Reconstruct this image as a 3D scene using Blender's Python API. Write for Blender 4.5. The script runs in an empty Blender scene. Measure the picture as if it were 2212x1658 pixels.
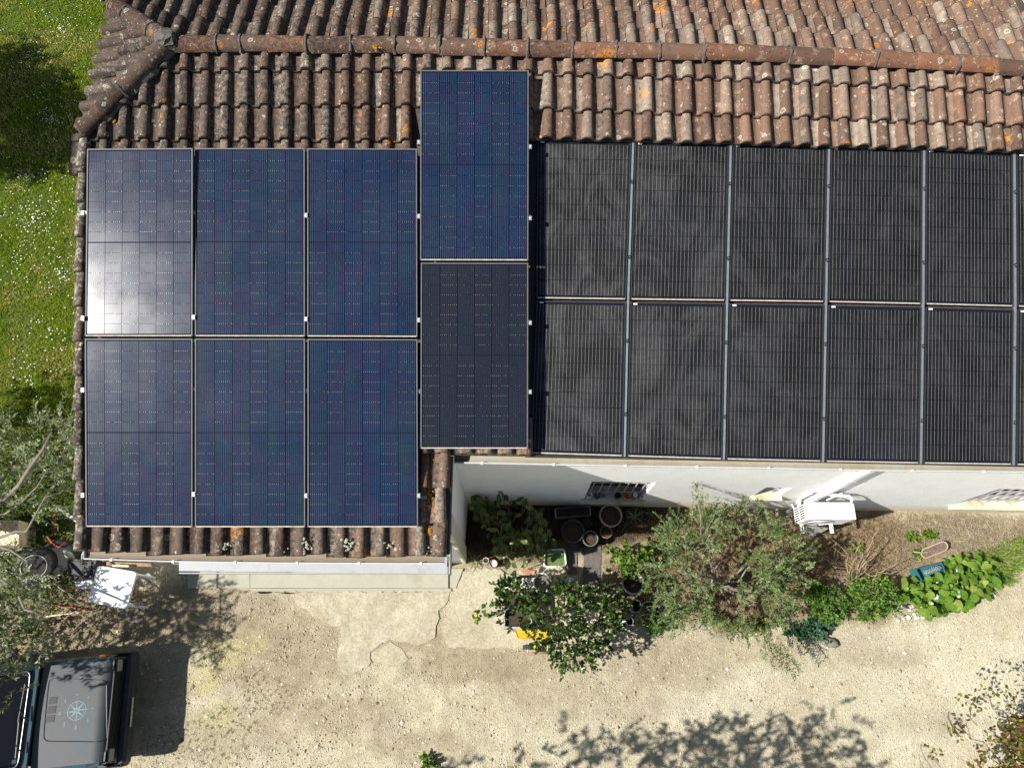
import bpy, math, random
import numpy as np
from mathutils import Matrix, Vector
random.seed(7); rng = np.random.default_rng(7)
scene = bpy.context.scene
col = scene.collection

# ---------------------------------------------------------------- camera
CAM_H = 11.3; TILT = math.radians(20.5)
cam = bpy.data.cameras.new('camera'); cam_ob = bpy.data.objects.new('camera', cam); col.objects.link(cam_ob)
cam.sensor_fit = 'HORIZONTAL'; cam.sensor_width = 36.0; cam.lens = 36.0*1800/2560
cam.clip_start = 0.1; cam.clip_end = 500
cam_ob.location = (0, 0, CAM_H); cam_ob.rotation_euler = (TILT, 0, 0)
scene.camera = cam_ob
# ---------------------------------------------------------------- sky and sun
SUN = Vector((-0.93, -0.25, 1.0)).normalized()
SUN_EL = math.asin(SUN.z); SUN_AZ = math.atan2(SUN.x, SUN.y)
w = bpy.data.worlds.new('World'); scene.world = w; w.use_nodes = True
nt = w.node_tree; bg = nt.nodes['Background']
sk = nt.nodes.new('ShaderNodeTexSky'); sk.sky_type = 'NISHITA'; sk.sun_disc = False
sk.sun_elevation = SUN_EL; sk.sun_rotation = SUN_AZ
sk.altitude = 100; sk.air_density = 1.0; sk.dust_density = 0.8
nt.links.new(sk.outputs[0], bg.inputs[0]); bg.inputs[1].default_value = 0.05
sl = bpy.data.lights.new('sun', 'SUN'); sl.energy = 5.0; sl.angle = math.radians(0.55); sl.color = (1.0, 0.965, 0.90)
so = bpy.data.objects.new('sun', sl); col.objects.link(so)
so.rotation_euler = SUN.to_track_quat('Z', 'Y').to_euler(); so.location = (-20, -5, 30)
scene.view_settings.view_transform = 'Standard'; scene.view_settings.look = 'None'
scene.view_settings.gamma = 1.0; scene.view_settings.use_curve_mapping = False
scene.view_settings.exposure = 0.85

# ---------------------------------------------------------------- survey helpers: photo measurements -> world points on known planes
FO, CX, CY = 1555.3, 1106.0, 829.0
ct, st = math.cos(TILT), math.sin(TILT)
def ray(ox, oy):
    x = (ox-CX)/FO; v = (CY-oy)/FO
    return np.array([x, st+v*ct, -ct+v*st])
def proj(p):
    X, Y, Z = p[0], p[1], p[2]-CAM_H
    d = Y*st - Z*ct; u = Y*ct + Z*st
    return CX+FO*X/d, CY-FO*u/d
def G(ox, oy, z=0.0):
    r = ray(ox, oy); s = (z-CAM_H)/r[2]
    return np.array([r[0]*s, r[1]*s, z])
ROOF_A = math.radians(18.5); RT = math.tan(ROOF_A)
RN = np.array([0, -math.sin(ROOF_A), math.cos(ROOF_A)])
RP = np.array([0, 1.815, 3.90])
CAMP = np.array([0, 0, CAM_H])
def R(ox, oy, h=0.0):
    r = ray(ox, oy); s = np.dot(RP+RN*h-CAMP, RN)/np.dot(r, RN)
    return CAMP+r*s
WA, WB = G(1011, 1088), G(2212, 1108)
wd = (WB-WA)/np.linalg.norm(WB-WA); WNn = np.array([wd[1], -wd[0], 0.0])      # outward (south) normal of the main wall
def W(ox, oy, d=0.0):
    r = ray(ox, oy); s = np.dot(WA+WNn*d-CAMP, WNn)/np.dot(r, WNn)
    return CAMP+r*s
def ip(pts):
    xs = [p[0] for p in pts]; ys = [p[1] for p in pts]
    return lambda x: float(np.interp(x, xs, ys))

# ---------------------------------------------------------------- mesh builder
class MB:
    def __init__(s): s.v = []; s.f = []; s.m = []; s.c = []; s.n = 0
    def add(s, v, f, m=0, c=None):
        v = np.asarray(v, float); k = len(v)
        s.v.append(v); s.f += [tuple(i+s.n for i in q) for q in f]; s.m += [m]*len(f)
        s.c.append(np.tile(np.asarray(c if c is not None else (1, 1, 1), float), (k, 1)) if c is None or np.ndim(c) == 1 else np.asarray(c, float))
        s.n += k; return s
    def box(s, c, size, rot=None, m=0, bev=0.0, taper=1.0):
        hx, hy, hz = [d/2 for d in size]
        if bev <= 0:
            v = np.array([(x*(taper if z > 0 else 1), y*(taper if z > 0 else 1), z) for z in (-hz, hz) for x, y in ((-hx, -hy), (hx, -hy), (hx, hy), (-hx, hy))])
            f = [(3, 2, 1, 0), (4, 5, 6, 7), (0, 1, 5, 4), (1, 2, 6, 5), (2, 3, 7, 6), (3, 0, 4, 7)]
        else:
            b = min(bev, hx*.9, hy*.9, hz*.9); r = []
            for z, ins in ((-hz, b), (-hz+b, 0), (hz-b, 0), (hz, b)):
                x, y = hx-ins, hy-ins; e = b if ins == 0 else b*.6
                t = taper if z > 0 else 1
                for px, py in ((-x+e, -y), (x-e, -y), (x, -y+e), (x, y-e), (x-e, y), (-x+e, y), (-x, y-e), (-x, -y+e)):
                    r.append((px*t, py*t, z))
            v = np.array(r); f = [tuple(range(7, -1, -1)), tuple(range(24, 32))]
            for l in range(3):
                for i in range(8): f.append((l*8+i, l*8+(i+1) % 8, l*8+8+(i+1) % 8, l*8+8+i))
        if rot is not None: v = v @ np.array(rot).T
        return s.add(v+np.asarray(c), f, m)
    def hexa(s, b4, t4, m=0):           # bottom 4, top 4 (ccw from above)
        v = list(b4)+list(t4)
        return s.add(v, [(3, 2, 1, 0), (4, 5, 6, 7), (0, 1, 5, 4), (1, 2, 6, 5), (2, 3, 7, 6), (3, 0, 4, 7)], m)
    def tube(s, path, r, n=8, m=0, caps=True, c=None):
        path = [np.asarray(p, float) for p in path]; k = len(path)
        rs = r if np.ndim(r) else [r]*k
        v = []; up = np.array([0.13, 0.21, 1.0])
        for i, p in enumerate(path):
            t = path[min(i+1, k-1)]-path[max(i-1, 0)]; t = t/(np.linalg.norm(t)+1e-9)
            a = np.cross(t, up)
            if np.linalg.norm(a) < .15: a = np.cross(t, (1, .1, 0))
            a /= np.linalg.norm(a); b = np.cross(t, a)
            for j in range(n):
                q = 2*math.pi*j/n; v.append(p+rs[i]*(a*math.cos(q)+b*math.sin(q)))
        f = [(i*n+j, i*n+(j+1) % n, (i+1)*n+(j+1) % n, (i+1)*n+j) for i in range(k-1) for j in range(n)]
        if caps: f += [tuple(range(n-1, -1, -1)), tuple(range((k-1)*n, k*n))]
        return s.add(v, f, m, c)
    def lathe(s, o, prof, n=20, m=0, sx=1, sy=1, rot=0, ax=None):
        v = []
        for r, z in prof:
            for j in range(n):
                q = 2*math.pi*j/n; x, y = r*sx*math.cos(q), r*sy*math.sin(q)
                p = np.array([x*math.cos(rot)-y*math.sin(rot), x*math.sin(rot)+y*math.cos(rot), z])
                v.append((ax @ p if ax is not None else p)+np.asarray(o))
        k = len(prof)
        f = [(i*n+j, i*n+(j+1) % n, (i+1)*n+(j+1) % n, (i+1)*n+j) for i in range(k-1) for j in range(n)]
        if prof[0][0] > 1e-4: f.append(tuple(range(n-1, -1, -1)))
        if prof[-1][0] > 1e-4: f.append(tuple(range((k-1)*n, k*n)))
        return s.add(v, f, m)
    def prism(s, poly, z0, z1, m=0):
        n = len(poly); v = [(p[0], p[1], z0) for p in poly]+[(p[0], p[1], z1) for p in poly]
        a = sum(poly[i][0]*poly[(i+1) % n][1]-poly[(i+1) % n][0]*poly[i][1] for i in range(n))
        if a < 0: v = [(p[0], p[1], z0) for p in poly[::-1]]+[(p[0], p[1], z1) for p in poly[::-1]]
        f = [tuple(range(n-1, -1, -1)), tuple(range(n, 2*n))]+[(i, (i+1) % n, n+(i+1) % n, n+i) for i in range(n)]
        return s.add(v, f, m)
    def blob(s, c, r, m=0, jit=.25, col_=None, n=1):
        if n == 0:
            v = np.array([(1, 0, 0), (-1, 0, 0), (0, 1, 0), (0, -1, 0), (0, 0, 1), (0, 0, -1)], float)
            f = [(0, 2, 4), (2, 1, 4), (1, 3, 4), (3, 0, 4), (2, 0, 5), (1, 2, 5), (3, 1, 5), (0, 3, 5)]
        else:
            v = []; 
            for i, ph in enumerate((-90, -45, 0, 45, 90)):
                for j in range(8 if abs(ph) < 90 else 1):
                    a = 2*math.pi*(j+.5*(i % 2))/8; e = math.radians(ph); v.append((math.cos(e)*math.cos(a), math.cos(e)*math.sin(a), math.sin(e)))
            v = np.array(v); f = [(0, 1+(j+1) % 8, 1+j) for j in range(8)]+[(25, 17+j, 17+(j+1) % 8) for j in range(8)]
            for l in range(2):
                for j in range(8): f.append((1+l*8+j, 1+l*8+(j+1) % 8, 9+l*8+(j+1) % 8, 9+l*8+j))
        v = v*(1+rng.uniform(-jit, jit, (len(v), 1)))*np.asarray(r)
        return s.add(v+np.asarray(c), f, m, col_)
    def leaves(s, P, D, N, L, Wd, cols, fold=.25, hexa=True, m=0, droop=0.0):
        """P base points, D directions, N up-ish normals, L lengths, Wd half widths, cols per leaf"""
        P, D, N = np.asarray(P), np.asarray(D), np.asarray(N); k = len(P)
        if k == 0: return s
        D = D/np.linalg.norm(D, axis=1, keepdims=True)
        S = np.cross(D, N); S /= (np.linalg.norm(S, axis=1, keepdims=True)+1e-9); U = np.cross(S, D)
        L = np.broadcast_to(np.asarray(L, float), (k,))[:, None]; Wd = np.broadcast_to(np.asarray(Wd, float), (k,))[:, None]
        if hexa:
            prof = [(0, 0, 0), (.3, -.92, fold), (.68, -.78, fold), (1, 0, 0), (.68, .78, fold), (.3, .92, fold)]
            F = [(0, 1, 2, 3), (0, 3, 4, 5)]
        else:
            prof = [(0, 0, 0), (.45, -1, fold), (1, 0, 0), (.45, 1, fold)]; F = [(0, 1, 2), (0, 2, 3)]
        V = np.stack([P+D*L*a+S*Wd*b+U*(Wd*c-droop*L*a*a) for a, b, c in prof], 1).reshape(-1, 3)
        q = len(prof); base = s.n; s.v.append(V)
        for i in range(k):
            for f in F: s.f.append(tuple(base+i*q+j for j in f))
        s.m += [m]*(k*len(F)); s.c.append(np.repeat(np.asarray(cols, float), q, 0)); s.n += len(V)
        return s
    def mesh(s, name, mats, off=None, smooth=False, colattr=False):
        me = bpy.data.meshes.new(name); V = np.concatenate(s.v) if s.v else np.zeros((0, 3))
        if off is not None: V = V-np.asarray(off)
        me.from_pydata(V.tolist(), [], s.f)
        for mt in (mats if isinstance(mats, (list, tuple)) else [mats]): me.materials.append(mt)
        if isinstance(mats, (list, tuple)) and len(mats) > 1: me.polygons.foreach_set('material_index', s.m)
        if smooth: me.polygons.foreach_set('use_smooth', [True]*len(me.polygons))
        if colattr:
            a = me.attributes.new('Col', 'FLOAT_COLOR', 'POINT'); C = np.concatenate(s.c)
            a.data.foreach_set('color', np.concatenate([C, np.ones((len(C), 1))], 1).astype(np.float32).ravel())
        me.update(); return me
def wloc(o):
    p = np.zeros(3)
    while o is not None: p += np.array(o.location); o = o.parent
    return p
def link(me, name, parent=None, kind=None):
    o = bpy.data.objects.new(name, me); col.objects.link(o); o.parent = parent
    if kind: o['kind'] = kind
    return o
def obj(name, mb, mats, parent=None, smooth=False, kind=None, colattr=False, local=False):
    off = None if (local or parent is None) else wloc(parent)
    return link(mb.mesh(name, mats, off, smooth, colattr), name, parent, kind)
def tag(o, label=None, cat=None, group=None, kind=None):
    if label: o['label'] = label
    if cat: o['category'] = cat
    if group: o['group'] = group
    if kind: o['kind'] = kind
    return o
def thing(name, label, cat, loc=(0, 0, 0), group=None, rz=0.0):
    o = bpy.data.objects.new(name, None); col.objects.link(o); o.location = tuple(loc); o.rotation_euler = (0, 0, rz); o.empty_display_size = .1
    return tag(o, label, cat, group)
def inst(me, name, parent, M4):
    """place a shared mesh at world matrix M4 under an unrotated parent chain"""
    o = bpy.data.objects.new(name, me); col.objects.link(o); o.parent = parent
    o.matrix_local = Matrix.Translation(Vector((-wloc(parent)).tolist())) @ Matrix(M4.tolist())
    return o
def mat4(u, v, n, p):
    M4 = np.eye(4); M4[:3, 0] = u; M4[:3, 1] = v; M4[:3, 2] = n; M4[:3, 3] = p; return M4
def shade_smooth_angle(o, deg=40):
    pass

# ---------------------------------------------------------------- materials
class NT:
    def __init__(s, name):
        s.mat = bpy.data.materials.new(name); s.mat.use_nodes = True; s.t = s.mat.node_tree
        s.b = s.t.nodes['Principled BSDF']; s.o = s.t.nodes['Material Output']
    def n(s, typ, **k):
        nd = s.t.nodes.new(typ)
        for a, b in k.items(): setattr(nd, a, b)
        return nd
    def l(s, a, b): s.t.links.new(a, b)
    def setin(s, sock, v):
        if isinstance(v, bpy.types.NodeSocket): s.l(v, sock)
        elif isinstance(v, (tuple, list)) and len(v) == 3 and sock.type == 'RGBA': sock.default_value = (*v, 1)
        else: sock.default_value = v
    def geo(s): return s.n('ShaderNodeNewGeometry').outputs['Position']
    def gen(s): return s.n('ShaderNodeTexCoord').outputs['Generated']
    def objc(s): return s.n('ShaderNodeTexCoord').outputs['Object']
    def noise(s, vec, scale, detail=4, rough=.6, dist=0.0, col_=False):
        nd = s.n('ShaderNodeTexNoise'); s.l(vec, nd.inputs['Vector']); nd.inputs['Scale'].default_value = scale
        nd.inputs['Detail'].default_value = detail; nd.inputs['Roughness'].default_value = rough; nd.inputs['Distortion'].default_value = dist
        return nd.outputs['Color' if col_ else 'Fac']
    def voro(s, vec, scale, feat='F1', out='Distance', rnd=1.0):
        nd = s.n('ShaderNodeTexVoronoi', feature=feat); s.l(vec, nd.inputs['Vector']); nd.inputs['Scale'].default_value = scale
        nd.inputs['Randomness'].default_value = rnd
        return nd.outputs[out]
    def ramp(s, fac, pts):
        nd = s.n('ShaderNodeValToRGB'); s.l(fac, nd.inputs[0]); e = nd.color_ramp.elements
        while len(e) < len(pts): e.new(.5)
        for i, (p, c) in enumerate(pts):
            e[i].position = p; e[i].color = (*c, 1) if isinstance(c, (tuple, list)) else (c, c, c, 1)
        return nd.outputs[0]
    def mix(s, fac, a, b, mode='MIX'):
        nd = s.n('ShaderNodeMix', data_type='RGBA', blend_type=mode); nd.clamp_factor = True
        s.setin(nd.inputs[0], fac); s.setin(nd.inputs[6], a); s.setin(nd.inputs[7], b); return nd.outputs[2]
    def math(s, op, a, b=None, clamp=False):
        nd = s.n('ShaderNodeMath', operation=op); nd.use_clamp = clamp; s.setin(nd.inputs[0], a)
        if b is not None: s.setin(nd.inputs[1], b)
        return nd.outputs[0]
    def attr(s, name, out='Fac'):
        nd = s.n('ShaderNodeAttribute'); nd.attribute_name = name; return nd.outputs[out]
    def rand(s): return s.n('ShaderNodeObjectInfo').outputs['Random']
    def sep(s, vec):
        nd = s.n('ShaderNodeSeparateXYZ'); s.l(vec, nd.inputs[0]); return nd.outputs
    def vmul(s, vec, v3):
        nd = s.n('ShaderNodeVectorMath', operation='MULTIPLY'); s.l(vec, nd.inputs[0]); nd.inputs[1].default_value = v3; return nd.outputs[0]
    def vadd(s, a, b):
        nd = s.n('ShaderNodeVectorMath', operation='ADD'); s.l(a, nd.inputs[0]); s.setin(nd.inputs[1], b); return nd.outputs[0]
    def bump(s, h, strength=.3, dist=.01):
        nd = s.n('ShaderNodeBump'); s.l(h, nd.inputs['Height']); nd.inputs['Strength'].default_value = strength; nd.inputs['Distance'].default_value = dist
        s.l(nd.outputs[0], s.b.inputs['Normal']); return nd
    def base(s, c): s.setin(s.b.inputs['Base Color'], c)
    def rough(s, v): s.setin(s.b.inputs['Roughness'], v)
    def spec(s, v): s.setin(s.b.inputs['Specular IOR Level'], v)
    def metal(s, v): s.b.inputs['Metallic'].default_value = v
def simple(name, c, rough=.7, var=.2, scale=9, bump=.15, bscale=60, spec=.4, metal=0.0, rnd=0.0, coat=0.0, obj_space=False, dirt=None):
    t = NT(name); v = t.objc() if obj_space else t.geo(); n = t.noise(v, scale, 6)
    lo = tuple(x*(1-var) for x in c); hi = tuple(min(x*(1+var), .95) for x in c)
    cc = t.ramp(n, [(.3, lo), (.7, hi)])
    if rnd:
        k = t.math('ADD', t.math('MULTIPLY', t.rand(), 2*rnd), 1-rnd)
        cc = t.mix(1.0, cc, t.n_rgb(k) if hasattr(t, 'n_rgb') else k, 'MULTIPLY')
    if dirt:
        dn = t.noise(v, dirt[1], 5, .65)
        cc = t.mix(t.ramp(dn, [(dirt[2], 0.0), (dirt[2]+.15, dirt[3])]), cc, dirt[0])
    t.base(cc); t.rough(rough); t.spec(spec); t.metal(metal)
    if coat: t.b.inputs['Coat Weight'].default_value = coat; t.b.inputs['Coat Roughness'].default_value = .1
    if bump: t.bump(t.noise(v, bscale, 4), bump, .006)
    return t.mat
def leafmat(name, rough=.45, trans=.3, spec=.4, tint=(1, 1, 1)):
    t = NT(name); c = t.attr('Col', 'Color')
    n = t.noise(t.geo(), 30, 3); c2 = t.mix(1.0, c, t.ramp(n, [(.3, .75), (.7, 1.2)]), 'MULTIPLY')
    t.base(c2); t.rough(rough); t.spec(spec)
    tr = t.n('ShaderNodeBsdfTranslucent'); ctr = t.mix(1.0, c2, (1.3, 1.25, .5), 'MULTIPLY'); t.l(ctr, tr.inputs[0])
    mx = t.n('ShaderNodeMixShader'); mx.inputs[0].default_value = trans
    t.l(t.b.outputs[0], mx.inputs[1]); t.l(tr.outputs[0], mx.inputs[2]); t.l(mx.outputs[0], t.o.inputs[0])
    return t.mat
def colmat(name, rough=.85, spec=.25, bump=0.0):
    t = NT(name); c = t.attr('Col', 'Color'); n = t.noise(t.geo(), 40, 4)
    t.base(t.mix(1.0, c, t.ramp(n, [(.3, .78), (.7, 1.18)]), 'MULTIPLY')); t.rough(rough); t.spec(spec)
    if bump: t.bump(t.noise(t.geo(), 90, 4), bump, .006)
    return t.mat

def tile_material(name, seed, ridge=False, crust=0.0):
    """weathered terracotta: each tile its own clay, older and blacker towards the west end, lichen spots"""
    t = NT(name); p = t.geo(); r = t.rand()
    r1 = t.math('FRACT', t.math('ADD', t.math('MULTIPLY', r, 7.13+seed), .37*seed))
    r2 = t.math('FRACT', t.math('MULTIPLY', r, 31.7+3*seed))
    if ridge: c = t.ramp(r1, [(0, (.13, .075, .053)), (.4, (.155, .080, .053)), (.75, (.20, .092, .053)), (1, (.27, .118, .06))])
    else: c = t.ramp(r1, [(0, (.105, .070, .052)), (.2, (.15, .090, .064)), (.42, (.175, .106, .075)), (.58, (.165, .125, .098)), (.7, (.22, .185, .150)), (.86, (.29, .25, .205)), (1, (.185, .098, .062))])
    X = t.sep(p)[0]
    west = t.ramp(t.math('MULTIPLY_ADD' if False else 'ADD', t.math('MULTIPLY', X, .085), .55), [(.18, 1.0), (.75, 0.0)])
    ns = t.noise(p, 14, 8, .68, .3)
    c = t.mix(t.ramp(ns, [(.35, .0), (.62, .55)]), c, (.125, .085, .062))
    # bleached patches
    nb = t.noise(t.vadd(p, (7.1*seed, 3.3, 1.7)), 9, 6, .65)
    c = t.mix(t.ramp(nb, [(.56, 0.0), (.66, .65)]), c, (.40, .27, .20))
    # soot-black crust, heavier in the west
    nd = t.noise(t.vadd(p, (3.1, 9.2, 4.4)), 22, 9, .75, .4)
    blk = t.ramp(t.math('ADD', nd, t.math('MULTIPLY', west, .14)), [(.55, 0.0), (.64, .88)])
    c = t.mix(blk, c, t.mix(r2, (.035, .030, .026), (.075, .068, .058)))
    # fine pores
    c = t.mix(t.ramp(t.noise(p, 120, 3, .7), [(.62, 0.0), (.72, .55)]), c, (.05, .04, .032))
    # pale crustose lichen discs with rim
    pd = t.vadd(p, t.n('ShaderNodeCombineXYZ').outputs[0]); pw = t.mix(.055, p, t.noise(p, 18, 3, .6, 0, True))
    v1 = t.voro(pw, 9.0); vc = t.voro(pw, 9.0, 'F1', 'Color')
    sel = t.math('GREATER_THAN', t.sep(vc)[0], .52)
    size = t.math('MULTIPLY', t.sep(vc)[1], .30)
    disc = t.math('MULTIPLY', t.math('LESS_THAN', v1, size), sel)
    rim = t.math('MULTIPLY', disc, t.math('GREATER_THAN', v1, t.math('MULTIPLY', size, .62)))
    c = t.mix(t.math('MULTIPLY', disc, .34), c, (.33, .33, .26)); c = t.mix(t.math('MULTIPLY', rim, .5), c, (.50, .50, .41))
    v2 = t.voro(t.vadd(pw, (5.5, 1.2, 8.8)), 30.0); vc2 = t.voro(t.vadd(pw, (5.5, 1.2, 8.8)), 30.0, 'F1', 'Color')
    d2 = t.math('MULTIPLY', t.math('LESS_THAN', v2, t.math('MULTIPLY', t.sep(vc2)[1], .34)), t.math('GREATER_THAN', t.sep(vc2)[0], .66))
    c = t.mix(t.math('MULTIPLY', d2, .6), c, (.42, .41, .34))
    # orange lichen, rare, ragged
    no = t.noise(t.vadd(p, (1.3, 6.6, 2.2)), 2.6, 2, .5); ng = t.noise(p, 45, 5, .7)
    org = t.math('MULTIPLY', t.ramp(no, [(.665, 0.0), (.70, 1.0)]), t.ramp(ng, [(.47, 0.0), (.54, 1.0)]))
    c = t.mix(t.math('MULTIPLY', org, .9), c, (.50, .21, .02))
    if crust:
        cr_ = t.noise(t.vadd(p, (4.4, 2.1, 9.9)), 16, 7, .7, .4); c = t.mix(t.ramp(cr_, [(.52, 0.0), (.60, crust)]), c, (.46, .46, .38))
    k = t.math('ADD', t.math('MULTIPLY', r2, .28), .52)
    k = t.math('MULTIPLY', k, t.ramp(west, [(0, 1.0), (1, .80)])); k = t.math('MULTIPLY', k, 1.32)
    c = t.mix(1.0, c, k, 'MULTIPLY'); c = t.mix(1.0, c, (1.04, 1.0, .955), 'MULTIPLY')
    t.base(c); t.rough(.88); t.spec(.25)
    t.bump(t.math('ADD', t.noise(p, 60, 6, .7), t.math('MULTIPLY', disc, .25)), .5, .006)
    return t.mat
MAT = {}
MAT['barrel'] = tile_material('terracotta_barrel', 1.0); MAT['pan'] = tile_material('terracotta_pan', 2.0); MAT['verge'] = tile_material('lichened_verge_tile', 4.0, False, .6); MAT['ridge'] = tile_material('terracotta_ridge', 3.0, True)
MAT['mortar'] = simple('mortar', (.085, .078, .068), .95, .5, 25, .7, 50)
MAT['deck'] = simple('roof_deck', (.07, .05, .04), .95, .4, 12, .5)
MAT['frame'] = simple('anodised_frame', (.045, .048, .055), .38, .1, 20, 0, spec=.6, metal=.5)
MAT['framelit'] = simple('dusty_sunlit_frame', (.34, .31, .26), .7, .25, 30, .1)  # lower frame bar: beige dust plus its sunlit brightness put into the colour
MAT['framegrey'] = simple('grey_frame', (.085, .09, .10), .55, .12, 20, 0, spec=.3)
MAT['back'] = simple('backsheet', (.006, .008, .016), .7, .1, 10, 0, spec=.08)
MAT['rail'] = simple('aluminium_rail', (.27, .285, .30), .45, .12, 14, 0, metal=.55)
MAT['clamp'] = simple('clamp_aluminium', (.33, .34, .35), .4, .1, 14, 0, metal=.5)
MAT['black'] = simple('black_plastic', (.018, .018, .019), .45, .2, 14, .1)
MAT['sticker'] = simple('white_sticker', (.75, .76, .78), .5, .05, 30, 0)
def cell_blue(name='blue_cell', grey=0.0):
    t = NT(name); g = t.gen(); x, y, z = t.sep(g); p = t.geo(); r = t.rand()
    c = t.ramp(t.noise(t.vmul(p, (5.0, 1.2, 1.2)), 1.0, 3), [(.26, (.001, .018, .034)), (.42, (.001, .010, .039)), (.52, (.009, .008, .032)), (.6, (.001, .014, .036)), (.72, (.007, .014, .018))])
    c = t.mix(.30, c, t.ramp(r, [(0, (.001, .008, .022)), (.5, (.006, .008, .028)), (1, (.002, .016, .032))]))
    # gridline ribbons, sixteen to a cell
    fr = t.math('FRACT', t.math('MULTIPLY', x, 9.0)); ln = t.math('LESS_THAN', t.math('ABSOLUTE', t.math('SUBTRACT', fr, .5)), .16)
    c = t.mix(t.math('MULTIPLY', ln, t.ramp(t.noise(p, 2.2, 4, .6), [(.3, .25), (.7, .65)])), c, (.052, .075, .105))
    if grey: c = t.mix(grey, c, (.012, .0125, .014))
    # dust specks
    sp = t.voro(p, 55); spk = t.math('LESS_THAN', sp, t.math('MULTIPLY', t.noise(p, 3, 3), .13))
    c = t.mix(t.math('MULTIPLY', spk, .5), c, (.3, .33, .36))
    t.base(c); t.rough(.6); t.spec(.0); t.b.inputs['Coat Weight'].default_value = .9
    t.setin(t.b.inputs['Coat Roughness'], t.ramp(t.noise(p, 3, 3), [(.3, .17), (.7, .21)])); t.b.inputs['Coat IOR'].default_value = 1.45
    return t.mat
def cell_black():
    t = NT('black_cell'); p = t.geo(); r = t.rand()
    c = t.mix(r, (.0035, .0036, .0037), (.0055, .0057, .006))
    nb = t.noise(p, .9, 2); c = t.mix(t.ramp(nb, [(.5, 0.0), (.7, .5)]), c, (.004, .006, .012))
    d = t.noise(t.vmul(p, (1.3, .8, .8)), 1.6, 9, .62, 1.6); d2 = t.noise(t.vmul(p, (3, 9, 9)), 2.2, 6, .7, 2.5)
    X = t.sep(p)[0]; less = t.ramp(t.math('MULTIPLY', X, .17), [(.05, 1.0), (.6, .35)])
    dust = t.math('MULTIPLY', t.math('MULTIPLY', t.ramp(d, [(.44, 0.0), (.72, 1.0)]), t.ramp(d2, [(.3, .4), (.7, 1.0)])), less)
    c = t.mix(t.math('MULTIPLY', dust, .75), c, (.080, .080, .083))
    sp = t.voro(p, 30); c = t.mix(t.math('MULTIPLY', t.math('LESS_THAN', sp, t.math('MULTIPLY', t.noise(p, 5, 3), .075)), .6), c, (.3, .3, .3))
    t.base(c); t.rough(.55); t.spec(.25)
    return t.mat
MAT['cellb'] = cell_blue(); MAT['cellg'] = cell_blue('greyish_cell', .72); MAT['cellk'] = cell_black()
MAT['bus'] = simple('busbar_ribbon', (.20, .20, .195), .5, .1, 30, 0)
MAT['dash'] = simple('bright_ribbon', (.34, .31, .27), .35, .5, 60, 0, metal=.2)
def stucco():
    t = NT('white_stucco'); p = t.geo(); n = t.noise(p, 5, 5); z = t.sep(p)[2]
    c = t.ramp(n, [(.3, (.84, .83, .80)), (.7, (.90, .895, .87))])
    st_ = t.math('MULTIPLY', t.ramp(t.math('ADD', z, t.math('MULTIPLY', t.noise(p, 2.5, 4), .35)), [(.2, 1.0), (.72, 0.0)]), .8)
    c = t.mix(st_, c, (.60, .50, .27))
    t.base(c); t.rough(.95); t.spec(.2); t.bump(t.noise(p, 42, 5, .7), .6, .014); return t.mat
MAT['stucco'] = stucco()
MAT['sill'] = simple('stone_sill', (.50, .48, .38), .85, .2, 12, .3, dirt=((.28, .25, .12), 6, .5, .7))
MAT['zinc'] = simple('zinc_gutter', (.50, .51, .51), .55, .12, 8, .05, metal=.15)
MAT['zincw'] = simple('white_gutter_lip', (.45, .46, .47), .5, .06, 8, 0)
def silt(name='gutter_silt', brown=0.0):
    t = NT(name); p = t.geo(); n = t.noise(p, 3.0, 6, .6); n2 = t.noise(p, 16, 5)
    c = t.ramp(n, [(.3, (.27, .275, .265)), (.45, (.30, .28, .21)), (.6, (.27, .235, .165)), (.72, (.23, .235, .15))])
    c = t.mix(t.ramp(n2, [(.4, 0.0), (.75, .6)]), c, (.25, .20, .14)); c = t.mix(brown, c, (.16, .115, .08)); t.base(c); t.rough(.8); t.bump(n2, .3, .006); return t.mat
MAT['silt'] = silt(); MAT['siltbrown'] = silt('brown_gutter_silt', .7)
MAT['canopy'] = simple('painted_sheet', (.31, .32, .325), .45, .05, 6, 0, dirt=((.21, .215, .225), 9, .55, .6))
MAT['white'] = simple('white_enamel', (.82, .82, .81), .4, .04, 6, 0)
MAT['glass'] = simple('dark_window_glass', (.02, .022, .025), .08, .1, 6, 0, spec=.6)
MAT['bar'] = simple('grey_iron_bar', (.32, .31, .33), .6, .15, 20, .1)
def apron():
    t = NT('concrete'); p = t.geo(); n = t.noise(p, 3.2, 7, .65); f = t.noise(p, 30, 6, .72); v = t.voro(p, 48); vc = t.voro(p, 48, 'F1', 'Color')
    c = t.ramp(n, [(.3, (.36, .315, .215)), (.5, (.46, .42, .305)), (.72, (.53, .49, .37))])
    c = t.mix(t.math('MULTIPLY', t.math('LESS_THAN', v, t.math('MULTIPLY', t.sep(vc)[0], .42)), .55), c, t.ramp(t.sep(vc)[1], [(0, (.22, .17, .10)), (.6, (.50, .45, .34)), (1, (.66, .62, .50))]))
    ce = t.voro(t.mix(.12, p, t.noise(p, 4, 3, .6, 0, True)), 3.2, 'DISTANCE_TO_EDGE'); c = t.mix(t.math('MULTIPLY', t.ramp(ce, [(.0, 1.0), (.02, 0.0)]), t.ramp(n, [(.5, 0.0), (.62, .6)])), c, (.18, .14, .085))
    c = t.mix(t.ramp(t.noise(p, 1.7, 5, .6), [(.45, 0.0), (.66, .7)]), c, (.33, .285, .19)); c = t.mix(1.0, c, t.ramp(f, [(.28, .58), (.68, 1.06)]), 'MULTIPLY')
    t.base(c); t.rough(.97); t.spec(.15); t.bump(t.math('ADD', f, n), .7, .016); return t.mat
MAT['concrete'] = apron()
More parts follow.
